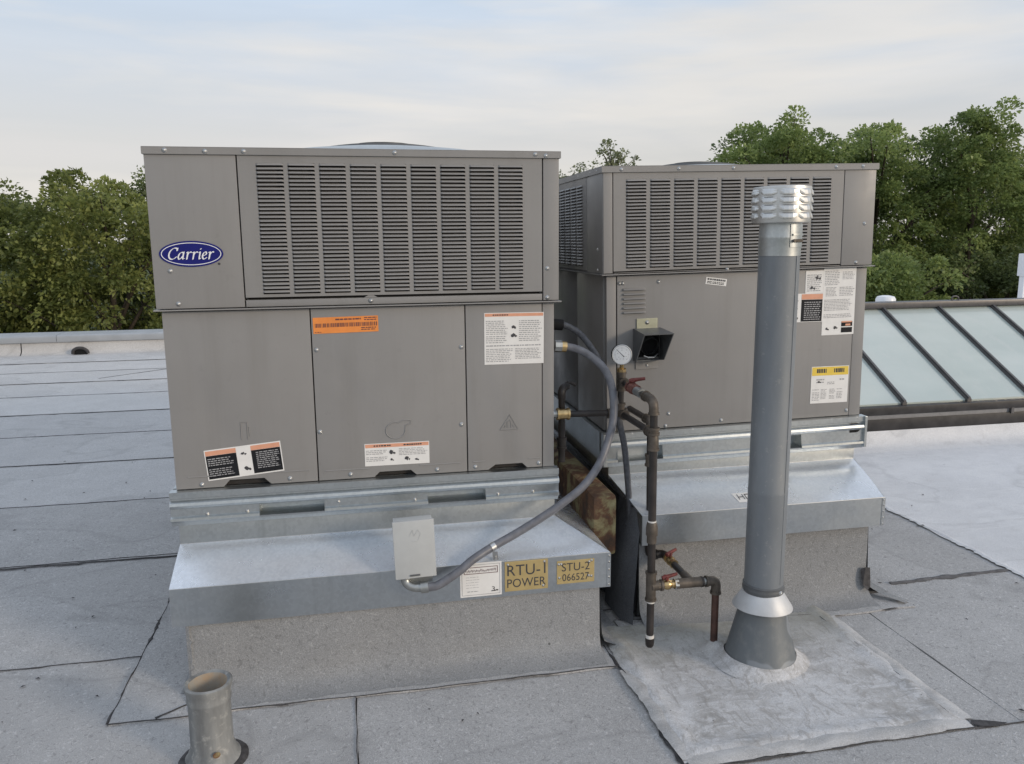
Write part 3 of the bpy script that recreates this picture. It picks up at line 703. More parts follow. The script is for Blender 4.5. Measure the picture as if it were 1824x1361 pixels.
panel(u1, .003, .246, ZM + .004, ZT - .018, 0, 'corner_panel')
panel(u1, 1.1385, 1.188, ZM + .004, ZT - .018, 0, 'corner_panel')
louver_panel(u1, .2500, 1.1345, 1.1540, ZT - .020, .3, .0748, .08745, 9, 1.534, 1.1625, 33)
panel(u1, .2495, 1.135, ZM + .004, 1.1465, 0.001, 'sill_strip')
m = MB().prism([(.588, 1.147), (.628, 1.147), (.616, 1.1535), (.600, 1.1535)], .0015, .006); m.build('tab', 'grey_paint', u1)
MB().box(-.004, 1.195, -.009, .03, ZM - .0025, ZM + .0012, .0008).build('drip_flange', 'grey_paint', u1)
z0, z1 = ZB + .002, ZM - .006
panel(u1, .0145, .4265, z0, z1, .01, 'access_panel', (.150, .168, .268, .288, .020), ribs=((.05, .13, .6225), (.30, .40, .6225)))
panel(u1, .4300, .8905, z0, z1, .01, 'access_panel', (.598, .615, .712, .729, .016), ribs=((.45, .585, .6165), (.74, .87, .6165)))
panel(u1, .8940, 1.1355, z0, z1, .01, 'access_panel', (.958, .982, 1.070, 1.086, .016), ribs=((.91, .95, .6165), (1.09, 1.125, .6165)))
panel(u1, 1.1385, 1.1755, z0 - .001, z1, .012, 'corner_post')
for x, z in [(.06, 1.566), (.166, 1.564), (.27, 1.565), (.692, 1.566), (1.113, 1.566), (1.146, 1.562)]: screw((x, -.0055, z), u1)
for x, z in [(.049, 1.234), (.064, 1.140), (.608, 1.1375), (1.151, 1.225), (1.139 + .012, 1.1345)]: screw((x, 0, z), u1)
for x, z in [(.088, .598), (.344, .6), (.442, .993), (.440, .741), (.526, .601), (.795, .599), (.879, .987), (.875, .741), (.917, .6), (1.125, .6)]: screw((x, .0095, z), u1)
# pressed symbols on the doors
def emboss(root, paths, r, name='embossed_symbol'):
    m = MB()
    for p in paths: m.tube(p, r, 6)
    return m.build(name, 'grey_paint', root, 60)
emboss(u1, [[(.210, .0098, .730), (.210, .0098, .782), (.228, .0098, .782), (.228, .0098, .730)], [(.228, .0098, .768), (.234, .0098, .768), (.234, .0098, .74)]], .0016)
sp = [(.668 + .030 * math.cos(a) * (1 if a < 4.2 else 1), .0098, .733 + .026 * math.sin(a)) for a in [1.2 + i * .28 for i in range(19)]]
emboss(u1, [sp + [(.699, .0098, .748), (.715, .0098, .752), (.715, .0098, .764), (.690, .0098, .764), sp[0]]], .0020)
emboss(u1, [[(.998, .0098, .716), (1.056, .0098, .716), (1.029, .0098, .764), (.998, .0098, .716)], [(1.022, .0098, .722), (1.022, .0098, .742), (1.030, .0098, .748), (1.034, .0098, .738), (1.034, .0098, .722)], [(1.012, .0098, .722), (1.016, .0098, .732)], [(1.044, .0098, .722), (1.040, .0098, .732)]], .0016)
# emblem
em = empty('emblem', (0, 0, 0)); em.parent = u1; em.location = Vector((.1095, 0, 1.2815)) - BASE
def ell(a, b_, y, n=56): return [(a * math.cos(6.28319 * k / n), y, b_ * math.sin(6.28319 * k / n)) for k in range(n)]
ZERO = Vector((0, 0, 0))
def disc(a, b_, y0, y1, name, mat):
    m = MB(); n = 56; m.v = ell(a, b_, y0) + ell(a, b_, y1); m.f = [tuple(range(n))] + [(i, i + n, (i + 1) % n + n, (i + 1) % n) for i in range(n)]
    return m.build(name, mat, em, base=ZERO)
disc(.0865, .0365, -.0020, .0005, 'badge', 'emblem_blue')
m = MB(); A = ell(.0812, .0318, -.0024); B = ell(.0790, .0298, -.0024); n = 56; m.v = A + B; m.f = [(i, (i + 1) % n, (i + 1) % n + n, i + n) for i in range(n)]
m.build('ring', 'emblem_white', em, base=ZERO)
def nib(paths, sc, ox, oz, shear, y):
    """broad-nib strokes: a slanted pen swept along each path gives thick and thin strokes"""
    m = MB(); nx, nz = .085 * math.cos(R(28)), .085 * math.sin(R(28)); tx, tz = -.028 * math.sin(R(28)), .028 * math.cos(R(28))
    for p in paths:
        Q = []
        for i in range(len(p) - 1):
            p0 = p[max(i - 1, 0)]; p1 = p[i]; p2 = p[i + 1]; p3 = p[min(i + 2, len(p) - 1)]
            for k in range(5):
                t = k / 5
                Q.append(tuple(.5 * (2 * p1[c] + (p2[c] - p0[c]) * t + (2 * p0[c] - 5 * p1[c] + 4 * p2[c] - p3[c]) * t * t + (3 * p1[c] - p0[c] - 3 * p2[c] + p3[c]) * t ** 3) for c in (0, 1)))
        Q.append(p[-1])
        for a, b_ in zip(Q, Q[1:]):
            pts = []
            for c in (a, b_):
                for sx, sz in ((1, 1), (1, -1), (-1, -1), (-1, 1)): pts.append((c[0] + sx * nx + sz * tx, c[1] + sx * nz + sz * tz))
            # convex hull
            pts = sorted(set(pts))
            def half(ps):
                h = []
                for q in ps:
                    while len(h) > 1 and (h[-1][0] - h[-2][0]) * (q[1] - h[-2][1]) - (h[-1][1] - h[-2][1]) * (q[0] - h[-2][0]) <= 0: h.pop()
                    h.append(q)
                return h
            lo = half(pts); hi = half(pts[::-1]); H = lo[:-1] + hi[:-1]
            m.add([(ox + (x + shear * z) * sc, y - .00001 * len(m.f), oz + z * sc) for x, z in H], [tuple(range(len(H)))])
    return m
L = []
def sh(pts, dx): return [(a + dx, b_) for a, b_ in pts]
L.append([(.98, 1.18), (.92, 1.34), (.68, 1.44), (.36, 1.30), (.10, .90), (.06, .46), (.24, .12), (.54, .04), (.82, .18), (.96, .34)]); L.append([(.99, 1.42), (.97, 1.10)])
a_ = [[(.62, .82), (.40, .90), (.16, .70), (.06, .34), (.16, .06), (.36, .10), (.58, .44)], [(.66, .94), (.62, .30), (.66, .06), (.80, .12)]]
r_ = [[(.02, .84), (.14, .92), (.16, .70), (.14, .02)], [(.14, .50), (.30, .82), (.46, .94), (.58, .86)]]
i_ = [[(.02, .84), (.14, .92), (.15, .60), (.14, .16), (.20, .04), (.30, .12)], [(.17, 1.26), (.19, 1.32)]]
e_ = [[(.10, .46), (.40, .54), (.50, .74), (.38, .92), (.18, .82), (.06, .46), (.16, .10), (.36, .04), (.56, .22)]]
xx = 1.14
for g_, wd in ((a_, .98), (r_, .74), (r_, .74), (i_, .44), (e_, .76), (r_, .7)):
    L += [sh(p, xx) for p in g_]; xx += wd
nib(L, .0225, -.0640, -.0155, .20, -.0024).build('lettering', 'emblem_white', em, base=ZERO)
MB().add(ell(.004, .003, 0, 10) and [(.073 + .004 * math.cos(k * .628), -.0005, -.029 + .0035 * math.sin(k * .628)) for k in range(10)], [tuple(range(10))]).build('mark', 'ink', em, base=ZERO)
# stickers of the left unit
rr = random.Random(21)
i1 = MB(); h = .048; w_ = .192
x = -.090
while x < .090:
    b_ = rr.choice((.0012, .0018, .0026)); rect(i1, x, x + b_, -.006, .006, -.0011); x += b_ + rr.choice((.0012, .0018, .003))
words(i1, -.03, .045, .013, .020, 1, -.0011, rr, hfrac=.6, ragged=0); words(i1, .055, .092, .010, .022, 2, -.0011, rr, hfrac=.5, ragged=0)
words(i1, -.065, -.02, -.014, -.009, 1, -.0011, rr, hfrac=.7, ragged=0); words(i1, .045, .090, -.019, -.008, 2, -.0011, rr, hfrac=.5, ragged=.1); words(i1, -.092, -.07, -.022, -.018, 1, -.0011, rr, hfrac=.5)
sticker(u1, 'bar_code_tag', 'orange', .531, 1.0665, w_, h, .0095, -.012, [('print', 'maroon_ink', i1)], 'bright orange bar code tag')
def text_block_sticker(root, cx, cz, w_, h_, y, tilt, hdr, seed, cols, label, hdr_mat='salmon', bg='white_print', ink='grey_ink', hdr_h=.018, pics=(), dark=None):
    rr = random.Random(seed); A = MB(); B = MB(); Cc = MB(); Dk = MB(); layers = []
    if hdr:
        rect(A, -w_ / 2 + .002, w_ / 2 - .002, h_ / 2 - hdr_h, h_ / 2 - .002, -.0010); layers.append(('header_band', hdr_mat, A))
        words(Cc, -w_ * .36, -w_ * .10, h_ / 2 - hdr_h * .85, h_ / 2 - .004, 1, -.0014, rr, (.004, .007), .62, 0); words(Cc, w_ * .10, w_ * .38, h_ / 2 - hdr_h * .85, h_ / 2 - .004, 1, -.0014, rr, (.004, .007), .62, 0)
    if dark:
        for (a, c, d, e) in dark: rect(Dk, a, c, d, e, -.0009)
        layers.append(('dark_field', 'label_black', Dk))
    for (a, c, d, e, nl) in cols: words(B, a, c, d, e, nl, -.0014, rr, hfrac=.42)
    for (px_, pz, s) in pics: figure(Cc, px_, pz, s, -.0014, rr); figure(Cc, px_ + s * .9, pz - s * .3, s * .6, -.0015, rr)
    layers.append(('text_lines', ink, B))
    if len(Cc.f): layers.append(('print', 'ink', Cc))
    return sticker(root, 'warning_label', bg, cx, cz, w_, h_, y, tilt, layers, label)
text_block_sticker(u1, 1.0465, 1.0085, .190, .162, .0095, .006, True, 31, [(-.090, -.02, .012, .058, 8), (.015, .09, -.01, .058, 11), (-.09, -.02, -.015, .01, 4), (-.09, .09, -.026, -.018, 1), (-.09, -.005, -.074, -.03, 8), (.003, .09, -.066, -.03, 7)],
                   'large white warning label with orange band', hdr_h=.0115, pics=((-.004, .036, .008), (-.004, .010, .009)))
text_block_sticker(u1, .671, .6585, .200, .071, .0095, .004, True, 32, [(-.096, -.03, -.022, .016, 7), (.005, .095, -.006, .018, 5)], 'small white warning label with orange band', hdr_h=.013, pics=((-.018, .006, .009), (-.018, -.018, .006), (.03, -.017, .008), (.06, -.02, .006)))
text_block_sticker(u1, .214, .664, .222, .094, .0095, -.085, False, 33, [(-.104, -.03, -.036, .022, 9), (.036, .104, -.030, .024, 9)], 'tilted black and white warning label', dark=((-.108, -.020, -.043, .029), (.023, .108, -.043, .029)), ink='grey_ink', pics=((-.001, .024, .008), (.004, -.024, .009)))
s = u1.children[-1]
m = MB(); rect(m, -.108, -.020, .0295, .0435, -.0010); rect(m, .023, .108, .0295, .0435, -.0010); m.build('header_band', 'salmon', s, base=ZERO)
rail(u1, -.003, 1.186, -.012, .585, .489, ((.251, .443), (.761, .945)), ((.10, .512), (.215, .512), (.485, .523), (.72, .512), (.985, .512), (1.10, .512)), D1)
BASE = Vector((0, 0, 0))

# ---- right unit (shimmed, leans a little)
W2, D2, ZT2, ZM2, ZB2 = 1.025, 1.78, 1.5635, 1.1995, .639
cph, sph = math.cos(PHI), math.sin(PHI)
def u2w(x, y, z): return Vector((U2O.x + cph * x - sph * y, U2O.y + sph * x + cph * y, z))
u2 = empty('rooftop_air_conditioner', u2w(W2 / 2, D2 / 2, ZB2), (0, -.017, PHI)); BASE = Vector((W2 / 2, D2 / 2, ZB2))
tag(u2, 'grey rooftop air conditioner with flue hood, behind the vent pipe', 'air conditioner')
MB().box(.004, W2 - .004, .030, D2, ZM2, ZT2 - .003, .003).build('cabinet', 'grey_paint', u2, 30)
MB().box(.014, W2 - .012, .036, D2 - .01, ZB2, ZM2, .003).build('cabinet', 'grey_paint', u2, 30)
MB().box(.02, W2 - .02, .030, .034, ZB2 + .003, ZM2 - .004).build('gap_shade_sheet', 'black', u2)  # shade of the panel gaps, put in as a black sheet
m = MB().box(-.004, W2 + .004, -.0055, D2 + .004, ZT2 - .002, ZT2, .0009)
m.box(-.004, W2 + .004, -.0055, -.0035, ZT2 - .0215, ZT2 - .0021); m.box(W2 + .002, W2 + .004, -.0034, D2, ZT2 - .0215, ZT2 - .0021); m.box(-.004, -.0022, -.0034, D2, ZT2 - .0215, ZT2 - .0021)
m.build('top_cover', 'grey_paint', u2, 30)
fan_top(u2, (.60, .66, ZT2), .40, .060)
panel(u2, .002, .0345, ZM2 + .004, ZT2 - .019, 0, 'corner_panel')
panel(u2, .8990, W2 - .003, ZM2 + .004, ZT2 - .019, 0, 'corner_panel')
louver_panel(u2, .0375, .8955, 1.2100, ZT2 - .020, .0825, .0725, .0864, 9, 1.5195, 1.2185, 26)
panel(u2, .0370, .896, ZM2 + .004, 1.2050, .001, 'sill_strip')
MB().box(-.006, W2 + .006, -.009, .03, ZM2 - .0025, ZM2 + .0012, .0008).build('drip_flange', 'grey_paint', u2)
panel(u2, .0155, .0500, ZB2 + .001, ZM2 - .006, .012, 'corner_post')
panel(u2, .0535, .9640, ZB2 + .002, ZM2 - .006, .01, 'access_panel')
panel(u2, .9670, 1.0120, ZB2 + .001, ZM2 - .006, .012, 'corner_post')
# left side of the right unit: panels and vents
def side_panel(y0, y1, z0, z1, x, name='side_panel'):
    return MB().box(x, x + .01, y0, y1, z0, z1, .0012).build(name, 'grey_paint', u2, 30)
side_panel(.003, .196, ZM2 + .003, ZT2 - .019, -.0005, 'corner_panel')
m = MB()
SP = [(.252 + i * .0875, .252 + i * .0875 + .075) for i in range(17)]
e = [.199] + [v for c in SP for v in c] + [1.76]
for a, b_ in zip(e[0::2], e[1::2]): m.box(-.0005, .006, a, b_, 1.222, 1.518)
m.box(-.0005, .006, .199, 1.76, 1.518, ZT2 - .02); m.box(-.0005, .006, .199, 1.76, 1.208, 1.222)
sp_ = m.build('side_louver_panel', 'grey_paint', u2)
MB().box(.0070, .0078, .205, 1.75, 1.203, 1.54).build('coil', 'coil_dark', u2)
m = MB(); hm = hood_mesh(.075, .0070, .0058)
for a, b_ in SP:
    for k in range(26):
        zc = 1.518 - k * .01138
        m.add([(v[1] - .0005, (a + b_) / 2 - v[0], zc + v[2]) for v in hm.v], hm.f)
o = m.build('side_louvers', 'grey_paint', sp_, 35); tag(o, kind='stuff')
MB().box(-.001, .006, .199, 1.76, ZM2 + .003, 1.2035).build('sill_strip', 'grey_paint', u2)
MB().box(-.006, .0, -.008, D2, ZM2 - .0028, ZM2 + .0010).build('drip_flange', 'grey_paint', u2)
side_panel(.037, .385, ZB2 + .002, ZM2 - .006, .0105, 'side_access_panel'); side_panel(.389, .80, ZB2 + .002, ZM2 - .006, .0105, 'side_access_panel'); side_panel(.804, 1.76, ZB2 + .002, ZM2 - .006, .0105, 'side_access_panel')
for x, z in [(.065, 1.551), (.27, 1.552), (.47, 1.552), (.86, 1.552), (.965, 1.553)]: screw((x, -.0055, z), u2)
for x, z in [(.457, 1.2005 - .002 + .006), (.985, 1.352), (.958, 1.213)]: screw((x, 0, z), u2)
for x, z in [(.062, 1.168), (.074, 1.168), (.205, 1.169), (.246, .693), (.45, .655), (.235, .648), (.70, .655), (.955, .660), (.06, .66)]: screw((x, .0095, z), u2)
for y, z in [(.06, 1.552), (.14, 1.552), (.30, 1.552), (.06, 1.285), (.06, 1.213)]: screw((-.0012, y, z), u2, .9, rotz=-math.pi / 2)
# six pressed vents
hm = hood_mesh(.086, .0065, .010)
for k in range(6):
    o = hm.build('vent_slot', 'grey_paint', u2, 35, base=ZERO); o.location = Vector((.114, .0098, 1.150 - k * .0160)) - BASE
# flue hood
MB().box(.124, .200, .0055, .0098, .985, 1.042, .0006).build('hood_plate', 'zinc_yellow', u2)
MB().box(.120, .203, .0060, .0098, .862, .905, .0006).build('hood_plate', 'grey_paint', u2)
screw((.162, .0055, 1.028), u2, 1.1); screw((.162, .006, .876), u2, .8)
fh = empty('flue_hood', (0, 0, 0)); fh.parent = u2
t = .003
def slab(m, q, d):
    q = [Vector(v) for v in q]; nn = (q[1] - q[0]).cross(q[3] - q[0]).normalized() * d
    m.add([tuple(v) for v in q] + [tuple(v + nn) for v in q], [(0, 1, 2, 3), (7, 6, 5, 4), (0, 4, 5, 1), (1, 5, 6, 2), (2, 6, 7, 3), (3, 7, 4, 0)])
m = MB(); slab(m, [(.112, .009, 1.008), (.108, -.115, 1.000), (.098, -.060, .902), (.112, .009, .893)], .003); m.build('side_cheek', 'dark_grey_plastic', fh)
m = MB(); slab(m, [(.212, .009, 1.008), (.212, .009, .893), (.202, -.060, .902), (.214, -.118, 1.000)], .003); m.build('side_cheek', 'dark_grey_plastic', fh)
m = MB(); slab(m, [(.112, .009, 1.008), (.212, .009, 1.008), (.214, -.118, 1.0005), (.108, -.115, 1.0005)], .003); m.build('hood_top', 'dark_grey_plastic', fh)
m = MB(); slab(m, [(.112, .009, .893), (.108, -.030, .897), (.208, -.030, .897), (.212, .009, .893)], .003); m.build('hood_bottom', 'dark_grey_plastic', fh)
m = MB().box(.118, .207, .0075, .0092, .90, 1.0).build('flue_opening', 'black', fh)
m = MB(); m.tube([(.165, .012, .950), (.165, -.012, .948), (.165, -.020, .945)], [.034, .034, .031], 20, False); m.build('flue_pipe', 'dark_grey_plastic', fh, 50)
m = MB(); m.tube([(.140, -.022, .914), (.155, -.028, .9085), (.175, -.028, .909), (.192, -.020, .918)], .003, 8); m.build('flue_rim', 'aluminium', fh, 50)
# stickers of the right unit
i1 = MB(); rr = random.Random(5); words(i1, -.034, .036, .002, .010, 1, -.0014, rr, (.004, .007), .75, 0); words(i1, -.034, .030, -.010, 0, 2, -.0014, rr, (.003, .007), .6, 0)
sticker(u2, 'small_label', 'white_print', .420, 1.162, .079, .025, .0095, .14, [('print', 'ink', i1)], 'small tilted white label')
text_block_sticker(u2, .903, 1.072, .130, .245, .0095, .0, False, 41, [(-.06, .0, .06, .115, 9), (.01, .058, .08, .11, 6), (-.055, -.01, .02, .055, 7), (.0, .06, .02, .055, 6), (-.06, .055, -.06, .01, 13)], 'tall white data sheet label', pics=((-.045, -.10, .007), (-.012, -.095, .008)))
s = u2.children[-1]; m = MB(); rect(m, .013, .058, -.092, -.074, -.0012); rect(m, .013, .058, -.115, -.096, -.0012); m.build('print_block', 'label_black', s, base=ZERO); m = MB(); rect(m, .013, .056, -.078, -.073, -.0016); rect(m, .03, .05, -.090, -.083, -.0016); m.build('print_band', 'salmon', s, base=ZERO)
text_block_sticker(u2, .802, 1.147, .071, .082, .0094, .0, False, 42, [(-.03, .03, -.035, .036, 10)], 'pale wiring diagram label', pics=((.01, .015, .012), (-.01, -.02, .010)))
text_block_sticker(u2, .776, 1.054, .124, .104, .0090, .015, False, 43, [(-.012, .056, -.046, .024, 9)], 'black and orange warning label beside the pipe', dark=((-.024, .060, -.050, .030),), pics=((-.045, .028, .006), (-.045, 0, .006), (-.045, -.035, .008)))
s = u2.children[-1]; m = MB(); rect(m, -.024, .060, .031, .050, -.0012); m.build('header_band', 'salmon', s, base=ZERO)
text_block_sticker(u2, .880, .763, .152, .139, .0095, .012, True, 44, [(-.055, -.02, .005, .025, 2), (-.01, .02, .0, .012, 2), (.04, .06, .0, .025, 2), (-.07, -.04, -.06, -.015, 8), (-.035, -.01, -.055, -.015, 8), (0, .025, -.055, -.015, 8), (.03, .055, -.055, -.015, 7)], 'white energy label with yellow band', hdr_mat='yellow', hdr_h=.034, pics=((-.045, .012, .006),))
rail(u2, -.006, 1.022, -.015, .639, .526, ((.045, .215), (.705, .76)), ((.10, .634), (.33, .634), (.88, .634), (.985, .634), (.965, .534), (.06, .534)), D2)
m = MB(); n = 14
pts = [(.958, .612), (.985, .612)] + [(.985 + .018 * math.cos(a), .595 + .018 * math.sin(a)) for a in [1.57 - i * 3.14 / 8 for i in range(9)]] + [(.985, .577), (.958, .577)]
m.add([(x, -.0130, z) for x, z in pts], [tuple(range(len(pts)))]); m.build('lifting_hole', 'black', u2)
m = MB().box(.955, .990, -.018, -.0125, .590, .600, .001).build('lifting_lug', 'rail_metal', u2)
MB().box(1.0145, 1.0245, -.0225, .02, .520, .6385, .001).build('rail_end_plate', 'rail_metal', u2)
MB().box(-.0085, .0045, -.0225, .0, .520, .6385, .001).build('rail_end_plate', 'rail_metal', u2)
BASE = Vector((0, 0, 0))
m = MB()

# ------------------------------------------------------------------ plates on the apron
YA = -.1465
def name_plate(x0, x1, z0, z1, lines, label, screws, group=None):
    c = Vector(((x0 + x1) / 2, YA, (z0 + z1) / 2)); o = empty('name_plate', c); tag(o, label, 'name plate', group)
    MB().box(x0, x1, YA - .0016, YA + .0004, z0, z1, .0007).build('plate', 'brass_plate', o, base=c)
    for txt, size, zc, sx in lines:
        vs, fs = text_mesh(txt, size, 1.03, 0, sx); zm = (max(v[1] for v in vs) + min(v[1] for v in vs)) / 2; xm = (max(v[0] for v in vs) + min(v[0] for v in vs)) / 2
        m = MB(); m.add([(c.x + a - xm, YA - .0022, zc + b_ - zm) for a, b_ in vs], fs); m.build('lettering', 'ink', o, base=c)
    global BASE
    BASE = c
    for x, z in screws: screw((x, YA - .0016, z), o, .6)
    BASE = ZERO
    return o
name_plate(.979, 1.116, .2385, .3355, (('RTU-1', .050, .3065, .96), ('POWER', .040, .265, .88)), 'larger brass name plate reading RTU-1 POWER on the galvanised apron', ((.989, .326), (1.105, .3275), (1.101, .249)))
name_plate(1.145, 1.2665, .247, .323, (('STU-2', .038, .302, .92), ('066527', .034, .268, .84)), 'smaller brass name plate reading STU-2 066527 at the apron corner', ((1.151, .313), (1.159, .313), (1.250, .314), (1.258, .318), (1.153, .268), (1.248, .268), (1.257, .266)))
c = Vector((.9045, YA, .2865)); o = empty('notice_plate', c); tag(o, 'white framed certificate notice on the apron left of the brass plates', 'notice')
MB().box(.840, .969, YA - .0014, YA + .0004, .232, .341, .0006).build('plate', 'white_print', o, base=c)
rr = random.Random(14); m = MB()
for (a, b_, cc, d) in ((.845, .964, .3345, .336), (.845, .964, .2375, .239), (.845, .8465, .239, .3345), (.9625, .964, .239, .3345)): rect(m, a, b_, cc, d, YA - .0020)
words(m, .858, .90, .258, .300, 5, YA - .0020, rr, hfrac=.14, ragged=.05); words(m, .862, .895, .246, .253, 1, YA - .002, rr, hfrac=.35, ragged=0); m.build('text_lines', 'grey_ink', o, base=c)
m = MB()
for (a, b_, cc, d) in ((.852, .957, .326, .328), (.852, .957, .306, .308), (.852, .854, .308, .326), (.955, .957, .308, .326)): rect(m, a, b_, cc, d, YA - .0020)
x = .857
while x < .951:
    z = rr.uniform(.3105, .3135); rect(m, x, x + .0014, z, z + rr.uniform(.005, .010), YA - .0020); rect(m, x, x + .0028, z + .004, z + .0055, YA - .0021); x += .0042
m.build('title_block', 'maroon_ink', o, base=c)
vs, fs = text_mesh('3', .021); m = MB(); m.add([(.943 + a * 1.2, YA - .002, .2465 + b_) for a, b_ in vs], fs); rect(m, .950, .958, .2465, .2505, YA - .002); rect(m, .936, .950, .2455, .2480, YA - .0019); m.build('mark', 'ink', o, base=c)

# ------------------------------------------------------------------ disconnect box
c = Vector((.704, -.17, .331)); dbx = empty('disconnect_box', c, (0, R(-1.6), 0)); tag(dbx, 'pale grey electrical box standing on the galvanised apron edge', 'electrical box')
MB().box(.647, .761, -.188, -.149, .336, .506, .002).build('body', 'box_grey', dbx, 30, base=c)
MB().box(.6435, .7645, -.1965, -.187, .331, .5085, .0025).build('door', 'box_grey', dbx, 30, base=c)
MB().box(.686, .716, -.1995, -.196, .338, .343, .0008).build('latch', 'dark_grey_plastic', dbx, base=c)
m = MB(); m.tube([(.690, -.1966, .462), (.700, -.1966, .480), (.704, -.1966, .462), (.716, -.1966, .480), (.724, -.1966, .468), (.715, -.1966, .448)], .0009, 5); m.tube([(.699, -.1966, .446), (.713, -.1966, .446)], .0009, 5); m.build('embossed_symbol', 'box_grey', dbx, base=c)
MB().box(.655, .755, -.1995 + .035, -.1478, .300, .340, .001).build('mounting_bracket', 'galvanised_dull', dbx, base=c)
m = MB(); P = [(.672, -.178, .336), (.672, -.178, .322), (.678, -.182, .309), (.692, -.187, .301), (.708, -.191, .2985), (.722, -.194, .2985)]
m.tube(P, .0135, 14, True, 4); m.build('conduit_elbow', 'zinc_fitting', dbx, 50, base=c)
m = MB(); m.tube([(.716, -.193, .2985), (.738, -.1955, .2995)], .0175, 16); m.build('compression_nut', 'zinc_fitting', dbx, 40, base=c)
m = MB(); m.tube([(.672, -.178, .337), (.672, -.178, .328)], .0185, 8); m.build('lock_nut', 'zinc_fitting', dbx, 30, base=c)

# ------------------------------------------------------------------ flexible conduits
H1 = [(.729, -.195, .2985), (.765, -.195, .301), (.802, -.19, .318), (.838, -.183, .338), (.873, -.172, .360), (.908, -.157, .3745), (.944, -.140, .386), (1.023, -.122, .417), (1.097, -.110, .452), (1.172, -.10, .493), (1.247, -.09, .545), (1.305, -.07, .609), (1.345, -.04, .682), (1.366, -.02, .751), (1.369, .01, .838), (1.346, .03, .90), (1.290, .05, .949), (1.235, .06, .969), (1.192, .06, .973)]
c = Vector((.944, -.14, .35)); o = empty('flexible_conduit', c); tag(o, 'thick grey flexible conduit looping from the electrical box up to the left unit', 'conduit')
MB().tube(H1, .0128, 16, True, 8).build('hose', 'hose_grey', o, 60, base=c)
m = MB(); m.tube([(1.1895, .06, .973), (1.212, .06, .971)], .0195, 8); m.build('lock_nut', 'zinc_fitting', o, 30, base=c); m = MB(); m.tube([(1.212, .06, .971), (1.228, .06, .969)], .0175, 16); m.build('compression_nut', 'brass', o, 40, base=c)
d = (Vector(H1[7]) - Vector(H1[5])).normalized(); pm = Vector(H1[6])
m = MB(); m.tube([pm - d * .0075, pm + d * .0075], .0146, 18); m.build('strap', 'aluminium', o, 50, base=c)
m = MB(); m.add([(pm.x - .004, pm.y - .012, pm.z - .010), (pm.x + .012, pm.y - .012, pm.z - .012), (pm.x + .017, -.1405, .3435), (pm.x + .001, -.1405, .3435), (pm.x + .019, -.146, .3415), (pm.x + .003, -.146, .3415)], [(0, 1, 2, 3)]); m.build('strap', 'aluminium', o, base=c)
m = MB(); m.tube([(pm.x + .0085, -.1500, .349), (pm.x + .0085, -.1440, .349)], .0042, 8); m.build('screw', 'bolt_steel', o, base=c)
H2 = [(1.176, .12, 1.040), (1.209, .12, 1.037), (1.247, .12, 1.030), (1.296, .12, .998), (1.342, .11, .936), (1.389, .10, .850), (1.415, .10, .765), (1.431, .10, .683), (1.448, .10, .603), (1.465, .10, .442), (1.4715, .10, .315)]
c = Vector((1.4715, .1, .3)); o = empty('flexible_conduit', c); tag(o, 'darker conduit dropping behind the gas pipes to the right curb', 'conduit')
MB().tube(H2, .0108, 14, True, 8).build('hose', 'hose_dark', o, 60, base=c)
MB().tube([(1.188, .12, 1.039), (1.232, .12, 1.034)], .0185, 12).build('connector', 'black', o, 40, base=c)
MB().tube([(1.470, .10, .335), (1.4715, .10, .300), (1.478, .102, .285), (1.492, .104, .280)], .0175, 14).build('connector', 'hose_dark', o, 40, base=c)

# ------------------------------------------------------------------ rusty beam between the units
c = Vector((1.36, .7, 0)); o = empty('steel_beam', c); tag(o, 'rust streaked yellow steel beam end in the gap between the units', 'beam')
MB().box(1.318, 1.402, .035, 1.42, .250, .462, .016).build('beam', 'rusty_steel', o, 40, base=c)
for y in (.5, 1.25): MB().box(1.335, 1.385, y, y + .05, .004, .252).build('leg', 'rusty_steel', o, base=c)

# ------------------------------------------------------------------ gas piping
GC = Vector((1.648, -.216, 0)); gp = empty('gas_piping', GC); tag(gp, 'black iron gas pipe assembly with red valves and a pressure gauge', 'gas pipe')
PR = .0148
def pipe(a, b_, r=PR, mat='black_iron', name='pipe', n=16): return MB().tube([a, b_], r * .78, n).build(name, mat, gp, 50, base=GC)
def fit(name, segs, r=.0200, mat='fitting_iron', bands=True, n=16):
    m = MB(); r *= .77
    for p in segs:
        P = [Vector(q) for q in p]; m.tube(P, r, n, True, 5 if len(P) > 2 else 0)
        if bands:
            for e, q in ((P[0], P[1]), (P[-1], P[-2])):
                d = (q - e).normalized(); m.tube([e - d * .0005, e + d * .007], r * 1.17, n)
    return m.build(name, mat, gp, 50, base=GC)
RX, RY = 1.430, -.216
pipe((1.648, -.216, -.003), (1.648, -.216, .215), PR, 'rust_pipe')
fit('elbow', [[(1.648, -.216, .200), (1.648, -.216, .228), (1.640, -.216, .241), (1.612, -.216, .243)]], .0200)
pipe((1.620, -.216, .243), (1.595, -.216, .243), .0150, 'zinc_fitting', 'nipple')
fit('wye', [[(1.604, -.216, .243), (1.512, -.216, .244)]], .0205, 'fitting_iron', False)
pipe((1.519, -.216, .244), (1.507, -.216, .244), .0225, 'zinc_fitting', 'hex_ring', 6); pipe((1.602, -.216, .243), (1.597, -.216, .243), .0222, 'black_iron', 'ring')
